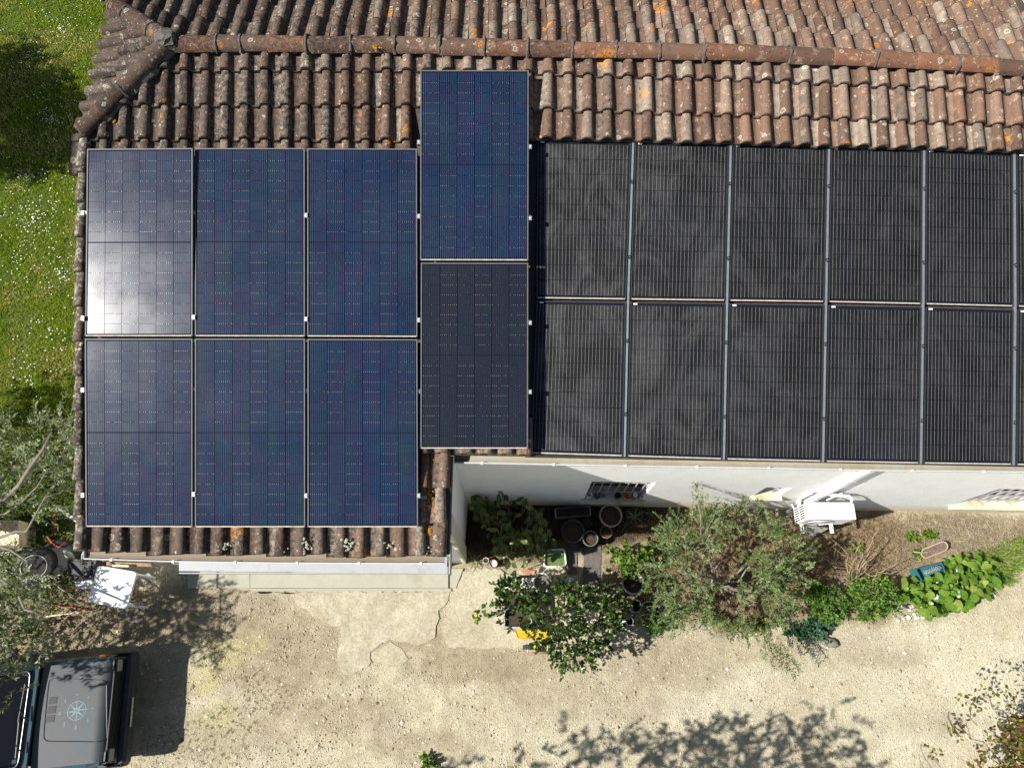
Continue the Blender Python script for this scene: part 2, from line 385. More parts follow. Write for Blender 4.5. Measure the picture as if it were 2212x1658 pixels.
MAT['step'] = simple('smooth_concrete_step', (.33, .315, .25), .85, .12, 3, .2, 40, dirt=((.24, .225, .16), 3, .52, .7))
# ================================================================ GROUND
def inpoly(px, py, poly):
    poly = np.asarray(poly, float); n = len(poly); ins = np.zeros(np.shape(px), bool); j = n-1
    for i in range(n):
        xi, yi = poly[i]; xj, yj = poly[j]
        c = ((yi > py) != (yj > py)) & (px < (xj-xi)*(py-yi)/(yj-yi+1e-12)+xi); ins ^= c; j = i
    return ins
def vnoise(x, y, s, seed=0):
    r = np.random.default_rng(seed).random((64, 64)); fx, fy = np.asarray(x)*s, np.asarray(y)*s
    ix, iy = np.floor(fx).astype(int), np.floor(fy).astype(int); tx, ty = fx-ix, fy-iy; tx = tx*tx*(3-2*tx); ty = ty*ty*(3-2*ty)
    g = lambda a, b: r[a % 64, b % 64]
    return (g(ix, iy)*(1-tx)+g(ix+1, iy)*tx)*(1-ty)+(g(ix, iy+1)*(1-tx)+g(ix+1, iy+1)*tx)*ty
def fbm(x, y, s, seed=0): return sum(vnoise(x, y, s*2**k, seed+k)*.5**k for k in range(4))/1.875
fx = np.arange(-12, 9.001, .06); fy = np.arange(-3.2, 2.6, .06)
xs = np.concatenate([[-120, -60, -30, -16], fx, [12, 20, 40, 80]]); ys = np.concatenate([[-80, -40, -15, -6], fy, np.arange(3, 15, .5), [20, 40, 90]])
XX, YY = np.meshgrid(xs, ys); nx, ny = len(xs), len(ys)
OX, OY = proj((XX.ravel(), YY.ravel(), np.zeros(XX.size)))
OX = OX.reshape(XX.shape); OY = OY.reshape(XX.shape)
def blobs(lst, jx=1.0):
    out = np.zeros(XX.shape); nz = (fbm(XX, YY, 2.2, 3)-.5)*1.4
    for ox, oy, rx, ry, a in lst:
        d = np.sqrt(((OX-ox)/rx)**2+((OY-oy)/ry)**2)+nz*.6; out = np.maximum(out, a*np.clip((1.15-d)/.45, 0, 1))
    return out
bed = blobs([(1300, 1130, 330, 75, 1), (1560, 1220, 300, 130, 1), (1850, 1180, 230, 95, .9), (2080, 1160, 190, 60, .8), (1700, 1310, 330, 45, .75), (2000, 1260, 150, 50, .8), (1080, 1150, 130, 80, 1)])
mud = blobs([(250, 1330, 250, 80, .9), (420, 1360, 130, 60, .75), (60, 1330, 220, 120, .9), (330, 1450, 120, 80, .55), (440, 1590, 190, 60, .45), (1150, 1420, 160, 40, .5), (1250, 1480, 200, 60, .35), (1700, 1400, 260, 50, .4), (930, 1385, 120, 28, .6), (760, 1400, 90, 30, .5), (620, 1340, 120, 70, .45), (700, 1500, 170, 60, .3), (900, 1330, 40, 60, .5), (600, 1420, 200, 90, .62), (740, 1540, 170, 50, .5), (480, 1330, 150, 70, .7), (1040, 1440, 160, 40, .7), (1450, 1440, 180, 50, .5), (900, 1610, 160, 40, .45), (1330, 1530, 190, 30, .35), (1900, 1420, 120, 26, .45), (1980, 1560, 160, 30, .3)])
bed_shade = blobs([(1120, 1130, 190, 75, 1), (1300, 1135, 190, 60, .9), (1420, 1150, 150, 60, .5), (1560, 1240, 130, 60, .45)])  # shade of the wall corner and shrub, painted into the bed soil
lush = blobs([(60, 1000, 160, 260, 1), (-200, 1000, 250, 500, 1), (90, 1220, 130, 90, .9)])
lawn = np.clip((-5.2-XX)/.25, 0, 1)*np.clip((YY-2.3)/.4, 0, 1)
lawn = np.maximum(lawn, lush)
yel = blobs([(480, 1410, 70, 40, .7), (440, 1455, 40, 50, .8), (540, 1395, 50, 30, .55), (470, 1540, 40, 30, .5)])
moss = blobs([(560, 1480, 60, 40, .8), (580, 1510, 60, 40, .8), (500, 1560, 70, 40, .9), (590, 1420, 30, 30, .5), (440, 1610, 110, 60, .8), (330, 1640, 120, 40, .6)])
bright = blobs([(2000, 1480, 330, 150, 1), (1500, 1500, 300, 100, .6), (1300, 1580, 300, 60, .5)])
zz = (fbm(XX, YY, 3.0, 11)-.5)*.03*np.clip((3-np.abs(XX+1)/6), 0, 1); zz[(YY > 2.7) | (YY < -3.2)] = -.004
gm = MB(); idx = np.arange(nx*ny).reshape(ny, nx)
F = np.stack([idx[:-1, :-1], idx[:-1, 1:], idx[1:, 1:], idx[1:, :-1]], -1).reshape(-1, 4)
me = bpy.data.meshes.new('ground'); me.from_pydata(np.stack([XX.ravel(), YY.ravel(), np.minimum(zz, .008).ravel()], 1).tolist(), [], F.tolist())
for nm, a in (('bed', bed), ('mud', mud), ('lawn', lawn), ('yel', yel), ('moss', moss), ('bright', bright), ('bed_shade', bed_shade)):
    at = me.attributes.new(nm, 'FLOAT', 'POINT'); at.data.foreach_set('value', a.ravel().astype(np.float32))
def ground_mat():
    t = NT('gravel_yard'); p = t.geo()
    big = t.noise(p, .7, 6, .6); mid = t.noise(p, 5, 8, .68); fine = t.noise(p, 38, 6, .72)
    v = t.voro(p, 34); vc = t.voro(p, 34, 'F1', 'Color'); v2 = t.voro(p, 75); vc2 = t.voro(p, 75, 'F1', 'Color')
    c = t.ramp(mid, [(.28, (.31, .265, .17)), (.5, (.44, .40, .28)), (.72, (.54, .505, .37))])
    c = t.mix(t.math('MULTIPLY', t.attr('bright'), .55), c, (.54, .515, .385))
    c = t.mix(t.ramp(big, [(.42, 0.0), (.68, .45)]), c, (.29, .235, .155))
    peb = t.ramp(t.sep(vc2)[0], [(0, (.24, .185, .115)), (.35, (.40, .34, .23)), (.7, (.52, .47, .34)), (1, (.68, .63, .50))])
    c = t.mix(t.math('MULTIPLY', t.ramp(v2, [(.25, .55), (.5, 0.0)]), .8), c, peb)
    peb2 = t.ramp(t.sep(vc)[1], [(0, (.30, .24, .16)), (.5, (.46, .40, .28)), (1, (.74, .69, .56))])
    on = t.math('GREATER_THAN', t.sep(vc)[0], .70)
    c = t.mix(t.math('MULTIPLY', t.math('MULTIPLY', t.ramp(v, [(.22, 1.0), (.38, 0.0)]), on), .8), c, peb2)
    mudc = t.ramp(mid, [(.3, (.12, .09, .05)), (.7, (.26, .20, .12))])
    mf = t.math('MULTIPLY', t.attr('mud'), t.ramp(fine, [(.3, .6), (.6, 1.0)])); c = t.mix(t.math('MULTIPLY', mf, .85), c, mudc)
    bedc = t.ramp(t.noise(p, 11, 8, .72), [(.3, (.075, .048, .026)), (.5, (.17, .115, .065)), (.68, (.30, .225, .13)), (.8, (.40, .32, .20))])
    bedc = t.mix(t.ramp(fine, [(.55, 0.0), (.7, .5)]), bedc, (.42, .35, .24))
    bedc = t.mix(t.math('MULTIPLY', t.attr('bed_shade'), .9), bedc, t.ramp(fine, [(.35, (.014, .011, .008)), (.7, (.055, .04, .025))]))  # near-black soil colour stands for shade here
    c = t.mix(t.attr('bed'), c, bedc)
    c = t.mix(t.math('MULTIPLY', t.attr('yel'), t.ramp(t.noise(p, 14, 6, .7), [(.42, 0.0), (.6, .9)])), c, (.46, .42, .15))
    ms = t.math('MULTIPLY', t.attr('moss'), t.ramp(t.noise(p, 17, 5, .6), [(.54, 0.0), (.58, 1.0)])); c = t.mix(t.math('MULTIPLY', ms, .85), c, (.085, .075, .022))
    lc = t.ramp(t.noise(p, 7, 6, .7), [(.3, (.030, .050, .008)), (.6, (.075, .105, .016)), (.75, (.14, .14, .035))])
    c = t.mix(t.attr('lawn'), c, lc)
    c = t.mix(1.0, c, t.ramp(fine, [(.28, .58), (.68, 1.18)]), 'MULTIPLY')
    t.base(c); t.rough(.97); t.spec(.15)
    t.bump(t.math('ADD', t.math('ADD', fine, t.math('MULTIPLY', mid, .8)), t.math('MULTIPLY', t.ramp(v, [(0, 1.0), (.4, 0.0)]), on)), .75, .022)
    return t.mat
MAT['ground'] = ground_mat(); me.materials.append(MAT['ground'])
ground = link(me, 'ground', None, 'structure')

# broken concrete apron: three slabs standing a little proud of the gravel
def slab(poly_o, z1, name):
    pts = []
    for i in range(len(poly_o)):
        a, b = np.array(poly_o[i], float), np.array(poly_o[(i+1) % len(poly_o)], float); n = max(1, int(np.linalg.norm(b-a)/9))
        for k in range(n):
            q = a+(b-a)*k/n; j = 3.6 if n > 1 else 0
            pts.append(G(q[0]+rng.uniform(-j, j), q[1]+rng.uniform(-j, j))[:2])
    m = MB(); m.prism(pts, -.05, z1); return m
c4 = lambda x, y: (345.6+x*.3281, 1166.5+y*.3281)
P1 = [c4(*q) for q in ((610, 345), (870, 345), (880, 400), (960, 450), (1030, 520), (1100, 545), (1170, 560), (1210, 620), (1180, 720), (1165, 800), (1190, 880), (1250, 895), (1320, 850), (1390, 800), (1385, 735), (1420, 700), (1520, 652), (1600, 668), (1700, 692), (1790, 655), (1822, 600), (1832, 520), (1842, 460), (1895, 400), (1920, 332))]
P2 = [(986, 1272), (999, 1232), (1040, 1226), (1082, 1230), (1090, 1240), (1250, 1244), (1262, 1300), (1245, 1398), (1090, 1399), (992, 1399), (970, 1394), (959, 1374), (961, 1340), (974, 1300)]
P3 = [c4(*q) for q in ((1395, 790), (1400, 735), (1520, 668), (1560, 690), (1640, 780), (1600, 815), (1480, 820))]
conc = MB()
for Pp, z in ((P1, .014), (P2, .022), (P3, .012)):
    m = slab(Pp, z, ''); conc.add(np.concatenate(m.v), m.f)
obj('concrete_apron', conc, MAT['concrete'], kind='structure')
stp = MB()
for x0, x1, z in ((408, 488.5, .04), (489.5, 541.8, .055), (543, 969, .06)):
    a, b, c, d = G(x0, 1270, 0), G(x1, 1270.5, 0), G(x1, 1218), G(x0, 1218)
    stp.prism([a[:2], b[:2], c[:2], d[:2]], -.04, z)
a, b = G(543, 1276), G(975, 1277); c, d = G(975, 1271), G(543, 1271); stp.prism([a[:2], b[:2], c[:2], d[:2]], -.04, .025)
a, b, c, d = G(970, 1268), G(985, 1270), G(1001, 1228), G(970, 1228); stp.prism([a[:2], b[:2], c[:2], d[:2]], -.04, .035)
obj('doorstep', stp, MAT['step'], kind='structure')

# ================================================================ HOUSE
house = thing('house', 'low house with weathered terracotta tile roof and white stuccoed walls', 'house', (1.0, 4.0, 0))
# --- roof measurement lines (photo coordinates on the roof plane)
L0 = ip([(150, 106), (360, 107), (905, 112), (1210, 125), (1700, 136), (2160, 156), (2300, 162)])
L1 = ip([(150, 156), (905, 156), (1080, 159), (1210, 163.5), (1700, 179), (2160, 202), (2300, 209)])
L2 = ip([(150, 230), (905, 231), (1210, 239), (1700, 254), (2160, 272), (2300, 279)])
L3 = ip([(150, 303), (905, 306), (1130, 306), (1160, 300), (1210, 300.5), (1700, 314), (2160, 327.5), (2300, 332)])
L4 = ip([(150, 376.5), (2300, 380)])
RIDGE = ip([(370, 93), (905, 96), (1210, 105.5), (1437, 109), (1708, 116), (1980, 131), (2207, 146), (2330, 155)])
E = R(368, 94, .07); Cc = R(186, 284, .02)
NS = math.radians(14.0)
hipx = lambda y: 368+(y-94)*(186-368)/(284-94)
# --- walls
ax0 = R(172, 600)[0]+.12                     # west wall line
wl = MB()
def wallprism(pts, top, m=0):               # pts xy ring, top = list of heights
    n = len(pts); v = [(p[0], p[1], -.1) for p in pts]+[(p[0], p[1], h) for p, h in zip(pts, top)]
    wl.add(v, [tuple(range(n-1, -1, -1)), tuple(range(n, 2*n))]+[(i, (i+1) % n, n+(i+1) % n, n+i) for i in range(n)], m)
zr = lambda y: RP[2]+(y-RP[1])*RT-.06
wc = G(1002, 1216); wcx, wcy = wc[0], wc[1]
fwy = wcy
wing = [(ax0, fwy), (wcx, wcy), (WA[0], WA[1]), (ax0, WA[1])]
wallprism(wing, [zr(p[1]) for p in wing])
# main south wall, built round its three openings
TH = .32
def wpt(x, z, d): # x along wall from WA, height z, d outward
    p = WA+wd*x+WNn*d; return np.array([p[0], p[1], z])
def wx(p): return float(np.dot(np.asarray(p)[:2]-WA[:2], wd[:2]))
WTOP = 3.86
ops = []
p1 = [W(1281.8, 1039.8), W(1416, 1042), W(1263.5, 1072), W(1406, 1066.5)]
o1 = (wx(W(1263.5, 1072)), wx(W(1416, 1043)), float(W(1330, 1078)[2]), float(W(1340, 1040.5)[2]))
o2 = (wx(W(1627, 1070.5)), wx(W(1711.6, 1053)), float(W(1660, 1070.5)[2]), float(W(1690, 1052.5)[2]))
o3 = (wx(W(2057.6, 1089.7)), wx(W(2057.6, 1089.7))+1.15, float(W(2100, 1090.2)[2]), float(W(2190, 1056)[2]))
ops = [o1, o2, o3]
print('openings', [tuple(round(a, 2) for a in o) for o in ops])
def wbox(x0, x1, z0, z1, d0=-TH, d1=0.0):
    wl.hexa([wpt(x0, z0, d1), wpt(x1, z0, d1), wpt(x1, z0, d0), wpt(x0, z0, d0)], [wpt(x0, z1, d1), wpt(x1, z1, d1), wpt(x1, z1, d0), wpt(x0, z1, d0)])
xe = 11.5; prev = 0.0
for x0, x1, z0, z1 in ops:
    wbox(prev, x0, -.1, WTOP); wbox(x0, x1, -.1, z0); wbox(x0, x1, z1, WTOP); prev = x1
wbox(prev, xe, -.1, WTOP)
# the rest of the shell (north, east, west) so that the roof stands on something
Rn = R(1106, 100, 0)
wl.box((ax0+.35, 5.2, 1.2), (.3, 5.6, 2.4)); wl.box((11.2, 5.6, 1.7), (.3, 6.6, 3.4)); wl.box((3, 9.0, 1.6), (16, .3, 3.2))
obj('wall', wl, MAT['stucco'], house)
# --- roof deck under the tiles
roof_mb = MB()
def RQ(pts, th=.05):
    b = [np.asarray(p)-np.array([0, 0, th]) for p in pts]; n = len(pts)
    roof_mb.add(list(pts)+b, [tuple(range(n)), tuple(range(2*n-1, n-1, -1))]+[(i, n+i, n+(i+1) % n, (i+1) % n) for i in range(n)])
ridge_pts = [R(x, RIDGE(x), .04) for x in (368, 905, 1210, 1437, 1708, 1980, 2207, 2330)]
RQ([R(186, 284, -.02), R(166, 900, -.02), R(164, 1189, -.02), R(964, 1196, -.02), R(972, 982, -.02), R(905, 982, -.02), R(905, 98, -.02), R(368, 96, -.02)])
RQ([R(905, 98, -.021), R(905, 980, -.021), R(1145, 983, -.021), R(1145, 102, -.021)])
RQ([R(1145, 102, -.02), R(1145, 300, -.02), R(1700, 312, -.02), R(2330, 332, -.02), R(2330, 155, -.02), R(1980, 131, -.02), R(1708, 116, -.02), R(1437, 109, -.02)])
RQ([R(1145, 300, -.13), R(1135, 985, -.13), R(1700, 996, -.13), R(2330, 1010, -.13), R(2330, 332, -.13), R(1700, 312, -.13)])
nd = np.array([0, math.cos(NS), -math.sin(NS)])
Cn = np.array([Cc[0], 2*E[1]-Cc[1], Cc[2]])
RQ([p+np.array([0, 0, -.02]) for p in ridge_pts[::1]]+[ridge_pts[-1]+nd*4.2, E+nd*4.2])
RQ([E-np.array([0, 0, .02]), E+nd*4.2, np.array([Cn[0], (E+nd*4.2)[1], (E+nd*4.2)[2]]), Cn-np.array([0, 0, .02])])
RQ([E-np.array([0, 0, .03]), Cn-np.array([0, 0, .03]), Cc-np.array([0, 0, .03])])
roof = obj('roof', roof_mb, MAT['deck'], house)

# --- tile meshes
def tile_mesh(name, barrel_only=False, wob=0):
    """one portoghese tile, unit length along +v, unit width, heights in metres; local x across, y up-slope"""
    pr = []
    if not barrel_only: pr += [(-.53, .020), (-.47, .004), (-.30, .0), (-.12, .004)]
    for k in range(8):
        a = math.pi*(1-k/7); pr.append((.185+.295*math.cos(a), .008+.066*max(math.sin(a), 0)**.85))
    n = len(pr); v = []; f = []; mi = []
    rows = [(-.004, -.030, .0, 1.0), (0, 0, .0, 1.0), (.06, 0, .003, 1.01), (1.08, 0, -.012, .86)]
    for y, dz, lift, tp in rows:
        for i, (x, z) in enumerate(pr):
            bx = .185+(x-.185)*tp if i >= (0 if barrel_only else 3) else x
            zz_ = z*(tp if y > .5 else 1)+dz+lift
            if y < 0.001 and not barrel_only and i < 4: zz_ += -.002
            v.append((bx, y-(0.03 if (not barrel_only and i < 4 and y < .5) else 0), zz_+.020*(1-y)))
    for r in range(3):
        for i in range(n-1):
            f.append((r*n+i, r*n+i+1, (r+1)*n+i+1, (r+1)*n+i)); mi.append(1 if (not barrel_only and i < 3) else 0)
    me = bpy.data.meshes.new(name); me.from_pydata(v, [], f)
    me.materials.append(MAT['verge' if barrel_only else 'barrel']); me.materials.append(MAT['pan'])
    me.polygons.foreach_set('material_index', mi); me.polygons.foreach_set('use_smooth', [i >= n-1 for i in range(len(f))])
    me.update(); return me
TILE = tile_mesh('tile'); BARREL = tile_mesh('verge_tile', True)
cand = []      # (apparent area, matrix)
def area_px(M4):
    q = [M4 @ np.array([x, y, .03, 1]) for x, y in ((-.5, 0), (.5, 0), (.5, 1), (-.5, 1))]
    pt = [proj(a) for a in q]; vis = all(-30 < a[0] < 2240 and -30 < a[1] < 1690 for a in pt)
    a = abs(sum(pt[i][0]*pt[(i+1) % 4][1]-pt[(i+1) % 4][0]*pt[i][1] for i in range(4)))/2
    cx, cy = np.mean([a_[0] for a_ in pt]), np.mean([a_[1] for a_ in pt])
    inside = -20 < cx < 2232 and -25 < cy < 1680
    return a if inside else 0
def tile_at(bot, top, uvec, width, nrm, jit=1.0):
    v = top-bot; L = np.linalg.norm(v); vh = v/L; uu = uvec-vh*np.dot(uvec, vh); uu /= np.linalg.norm(uu)
    n = np.cross(uu, vh); a = rng.normal(0, .016)*jit; tl = rng.normal(0, .012)*jit
    u2 = uu*math.cos(a)+vh*math.sin(a); v2 = vh*math.cos(a)-uu*math.sin(a); u2 = u2+n*tl; n2 = np.cross(u2, v2); n2 /= np.linalg.norm(n2)
    M4 = mat4(u2*width, v2*L, n2*rng.uniform(.93, 1.10), bot+n*rng.uniform(-.003, .006)*jit+v2*rng.normal(0, .004)*jit)
    cand.append((area_px(M4), M4))
def lean(x, y):       # sideways drift of a tile column down the roof
    return (y-230)*np.interp(x, [150, 905, 1180, 1700, 2190], [-.0095, -.0095, -.019, -.007, .006])
cols_ = []
x = 358-43.1*4
while x < 2290:
    cols_.append(x); x += float(np.interp(x, [0, 905, 1240, 1840, 2200], [43.1, 43.5, 43.1, 41.6, 40.6]))
def sw(xc): return float(np.interp(xc, [0, 905, 1240, 1840, 2200], [43.1, 43.5, 43.1, 41.6, 40.6]))
for k, xc in enumerate(cols_):
    lines = [L0, L1, L2, L3, L4] if xc < 912 else [L0, L1, L2, L3]
    for j in range(len(lines)-1):
        y0, y1 = lines[j](xc), lines[j+1](xc)
        if 915 < xc < 1120 and j > 0 and not (j == 1): continue
        yt = y0
        if xc < 400:
            yh = 94+(xc+8-368)/(186-368)*(284-94)+10
            yt = max(y0, yh)
            if y1-yt < 10: continue
        b = xc-sw(xc)*.165
        bot = R(b+lean(xc, y1), y1, .012); top = R(b+lean(xc, yt), yt, .0)
        wv = R(b+lean(xc, y1)+sw(xc), y1, .012)-bot
        tile_at(bot, top, wv, np.linalg.norm(wv), RN)
# eave course and the one above it, under the lower edge of the blue array
eb = ip([(150, 1189), (360, 1194), (970, 1200)])
for k in range(19):
    xc = 220+43.05*k; b = xc-43.05*.165; dy = rng.uniform(-3, 3)
    for y0, y1 in ((eb(xc)-73.5, eb(xc)+dy), (eb(xc)-147, eb(xc)-73.5)):
        if y1 < 1130 and k not in (16, 17, 18) and k > 0 and False: continue
        bot, top = R(b, y1, .012), R(b+.7, y0); wv = R(b+43.05, y1, .012)-bot
        if xc < 975: tile_at(bot, top, wv, np.linalg.norm(wv), RN)
for xc0 in (917, 960):
    for y0, y1 in ((905, 977), (977, 1052)):
        xc = xc0-(y1-980)*.02; b = xc-43*.165; bot, top = R(b, y1, .012), R(b+1.2, y0); wv = R(b+43, y1, .012)-bot
        tile_at(bot, top, wv, np.linalg.norm(wv), RN)
for xc in (1010, 1053, 1097, 1137):
    b = xc-43*.165; y1 = 980; bot, top = R(b, y1, .012), R(b+1, 906); wv = R(b+43, y1, .012)-bot
    tile_at(bot, top, wv, np.linalg.norm(wv), RN)
# north slope
k = 1
while k < 9:                      # columns cut short by the north hip
    xw = E[0]-.214*k+.09; fr = (E[0]-xw)/(E[0]-Cn[0]); o = E+(Cn-E)*fr; o[0] = xw
    for j in range(4):
        tile_at(o+nd*(.36*(j+1))+np.array([0, 0, .012]), o+nd*(.36*j-.02), np.array([-1.0, 0, 0]), .212, None, 1.2)
    k += 1
xr = 386.0
while xr < 2300:
    base0 = R(xr, RIDGE(xr), .03); nxt = R(xr+43, RIDGE(xr+43), .03)
    wdt = (nxt-base0)[0]*.985
    for j in range(5):
        top = base0+nd*(.36*j-.02); bot = base0+nd*(.36*(j+1))
        tile_at(bot+np.array([0, 0, .012]), top, np.array([-1.0, 0, 0]), wdt, None, 1.2)
    xr += 43.0*np.interp(xr, [300, 1200, 2300], [1.0, 1.0, .985])
# west hip slope
wslope = E-Cc; Ht = E[2]-Cc[2]; run = E[0]-Cc[0]; updir = np.array([run, 0, Ht]); updir /= np.linalg.norm(updir); slen = math.hypot(run, Ht)
Yj = Cc[1]+.12
while Yj < E[1]+2.6:
    fr = 1-abs(Yj-E[1])/abs(E[1]-Cc[1])
    if fr > .04:
        tot = slen*fr; n = int(tot/.36)+1
        for j in range(n):
            a = -.06+.36*j; b = min(.36*(j+1)-.06, tot+.03)
            if b-a < .10: continue
            o = np.array([Cc[0], Yj, Cc[2]])
            tile_at(o+updir*a+np.array([0, 0, .01]), o+updir*b, np.array([0, -1.0, 0]), .215, None, 1.2)
    Yj += .215
cand = [c for c in cand]; order = sorted(range(len(cand)), key=lambda i: -cand[i][0])
named = order[:300]; rest = order[300:]
for i in named: inst(TILE, 'tile', roof, cand[i][1])
tv = np.array([v.co[:] for v in TILE.vertices]); tf = [tuple(p.vertices) for p in TILE.polygons]; tm = [p.material_index for p in TILE.polygons]
rm = MB(); th4 = np.c_[tv, np.ones(len(tv))]
for i in rest:
    vv = (th4 @ cand[i][1].T)[:, :3]; base = rm.n; rm.v.append(vv); rm.c.append(np.ones((len(vv), 3))); rm.f += [tuple(q+base for q in f) for f in tf]; rm.m += tm; rm.n += len(vv)
if rest:
    def joined_mat(src): return MAT[src]
    o = obj('roof_tiles', rm, [MAT['barrel'], MAT['pan']], roof, smooth=True, kind='stuff')
print('tiles', len(named), len(rest))
# verge barrels on the west edge of the wing
vx = ip([(290, 186), (380, 181), (600, 176.5), (950, 173.5), (1190, 177)])
y = 291.0
while y < 1190:
    y1 = min(y+74.5, 1191); xb, xt = vx(y1), vx(y); uw = R(xb+44, y1, .02)-R(xb, y1, .02); wv = np.linalg.norm(uw)
    bot = R(xb-44*.165, y1, .022); top = R(xt-44*.165, y, .01); v = top-bot
    M4 = mat4(uw, v, np.cross(uw/wv, v/np.linalg.norm(v)), bot); inst(BARREL, 'verge_tile', roof, M4); y += 74.5
# ridge and hip tiles: half barrels with mortar at the joints
def halfbarrel():
    pr = [(math.cos(math.pi*k/8), math.sin(math.pi*k/8)) for k in range(9)]; v = []; f = []
    for y, r in ((0, 1.0), (.02, 1.04), (.12, 1.0), (1.03, .90)):
        for a, b in pr: v.append((a*r, y, b*r*.95-.25))
    for i in range(3):
        for j in range(8): f.append((i*9+j+1, i*9+j, (i+1)*9+j, (i+1)*9+j+1))
    f.append(tuple(range(9)))
    me = bpy.data.meshes.new('ridge_tile'); me.from_pydata(v, [], f); me.materials.append(MAT['ridge'])
    me.polygons.foreach_set('use_smooth', [True]*len(me.polygons)); me.update(); return me
RID = halfbarrel(); mort = MB()
def ridge_run(pts, rad, name='ridge_tile', gap=.012, flip=False):
    for a, b in zip(pts[:-1], pts[1:]):
        a, b = np.asarray(a), np.asarray(b); v = b-a; L = np.linalg.norm(v); vh = v/L
        u = np.cross(vh, (0, 0, 1)); u /= np.linalg.norm(u); n = np.cross(u, vh); r = rad*rng.uniform(.95, 1.06)
        a2 = a+u*rng.normal(0, .005)+n*rng.normal(0, .004); inst(RID, name, roof, mat4(u*r, v, n*r, a2+v*gap))
        rings = [a+vh*(L*.005)+u*r*1.03*math.cos(q)+n*(r*.98*math.sin(q)-.25*r) for q in np.linspace(.0, math.pi, 9)]
        if rng.random() < .75: mort.tube([q_+rng.normal(0, .004, 3) for q_ in rings], [.012*rng.uniform(.5, 1.7) for _ in rings], 5)
rx = [372, 426+12, 470+12, 530, 605+55]
joints = [372, 470, 522, 580, 663, 759, 853.6, 950, 1046, 1139, 1235, 1330, 1423, 1518, 1609, 1704, 1797, 1888, 1977, 2064, 2146, 2230]
ridge_run([R(x, RIDGE(x), .075) for x in joints][::1], .098)
ridge_run([E+(Cc-E)*k+np.array([0, 0, .055]) for k in (1.04, .80, .56, .30, .03)], .102)
ridge_run([E+(Cn-E)*k+np.array([0, 0, .055]) for k in (.98, .74, .50, .26, .03)], .102)
# bedding mortar along the south flank of the ridge and under the hip
def bedding(pts, r, off):
    fine = []
    for a, b in zip(pts[:-1], pts[1:]):
        n = max(2, int(np.linalg.norm(b-a)/.06))
        for k in range(n): fine.append(a+(b-a)*k/n+off+rng.normal(0, .006, 3))
    mort.tube(fine, [r*rng.uniform(.75, 1.3) for _ in fine], 6)
bedding([R(x, RIDGE(x)+13, .035) for x in joints], .034, np.zeros(3))
bedding([R(x, RIDGE(x)-10, .055) for x in joints], .028, np.zeros(3))
bedding([E+(Cc-E)*k for k in (.02, .5, 1.0)], .05, np.array([.07, -.02, .0]))
mort.blob(E+np.array([-.02, .0, .08]), (.13, .12, .07), jit=.15)
lt_ = MB()
for ox, oy, n in ((487, 1178, 9), (613, 1186, 10), (655, 1180, 12), (662, 1172, 5), (750, 1180, 14), (742, 1172, 8), (917, 1191, 6), (840, 1180, 5), (936, 1160, 4), (170, 790, 8), (168, 860, 7), (172, 690, 6), (170, 910, 8), (168, 985, 8), (171, 740, 5), (173, 620, 6)):
    for _ in range(n): lt_.blob(R(ox+rng.normal(0, 5), oy+rng.normal(0, 8), rng.uniform(.05, .085)), np.array([1, 1, .5])*rng.uniform(.008, .02), jit=.4, n=0)
obj('lichen', lt_, simple('bushy_lichen', (.33, .35, .26), .95, .25, 40, .4), roof, kind='stuff')
lo_ = MB()
for _ in range(150):
    yy = rng.choice([1005, 1048, 1062, 1075, 1130, 1150, 1178, 1192, 1020, 1100])+rng.normal(0, 5); xx = 929-(yy-980)*.03+rng.normal(0, 4)
    lo_.blob(R(xx, yy, .012), np.array([1, 1, .25])*rng.uniform(.008, .022), jit=.4, n=0)
for cx_, cy_, n in ((270, 245, 26), (240, 258, 22), (232, 300, 10), (270, 301, 10), (700, 232, 8), (810, 104, 10), (345, 160, 8)):
    for _ in range(n): lo_.blob(R(cx_+rng.normal(0, 5), cy_+rng.normal(0, 5), .03 if cy_ > 120 else .15), np.array([1, 1, .3])*rng.uniform(.008, .02), jit=.4, n=0)
obj('orange_lichen', lo_, simple('orange_lichen_crust', (.32, .14, .008), .95, .3, 40, .4), roof, kind='stuff')
obj('ridge_mortar', mort, MAT['mortar'], roof)

# --- gutters
def gutter(pts_lip, pts_in, zname, depth=.075, wide=True):
    g = thing  # noqa
    lip, inn, silt, br = MB(), MB(), MB(), MB()
    n = len(pts_lip); prof = []
    for a, b in zip(pts_lip, pts_in):       # a outer lip, b inner top edge
        a, b = np.asarray(a), np.asarray(b); m = (a+b)/2; w = np.linalg.norm((a-b)[:2]); up = np.array([0, 0, 1.0]); d = (a-b); d[2] = 0; d /= np.linalg.norm(d)
        ring = []
        for q in np.linspace(0, math.pi, 9): ring.append(m+d*(-w/2)*math.cos(q)-up*depth*math.sin(q)**.6)
        for q in np.linspace(math.pi, 0, 9): ring.append(m+d*(-(w/2+.004))*math.cos(q)-up*(depth*math.sin(q)**.6+.004))
        prof.append(ring)
    k = len(prof[0]); inn.add([p for r in prof for p in r], [(i*k+j, i*k+(j+1) % k, (i+1)*k+(j+1) % k, (i+1)*k+j) for i in range(n-1) for j in range(k)]+[tuple(range(8, -1, -1)), tuple((n-1)*k+i for i in range(9))])
    sv = []
    for a, b in zip(pts_lip, pts_in):
        a, b = np.asarray(a), np.asarray(b); m = (a+b)/2; hw = (a-b)/2*.90
        sv += [m+hw-np.array([0, 0, .035]), m-np.array([0, 0, .042]), m-hw-np.array([0, 0, .035])]
    silt.add(sv, [(3*i+j, 3*i+j+1, 3*i+j+4, 3*i+j+3) for i in range(n-1) for j in range(2)])
    lip.tube(pts_lip, .0085, 6)
    return lip, inn, silt
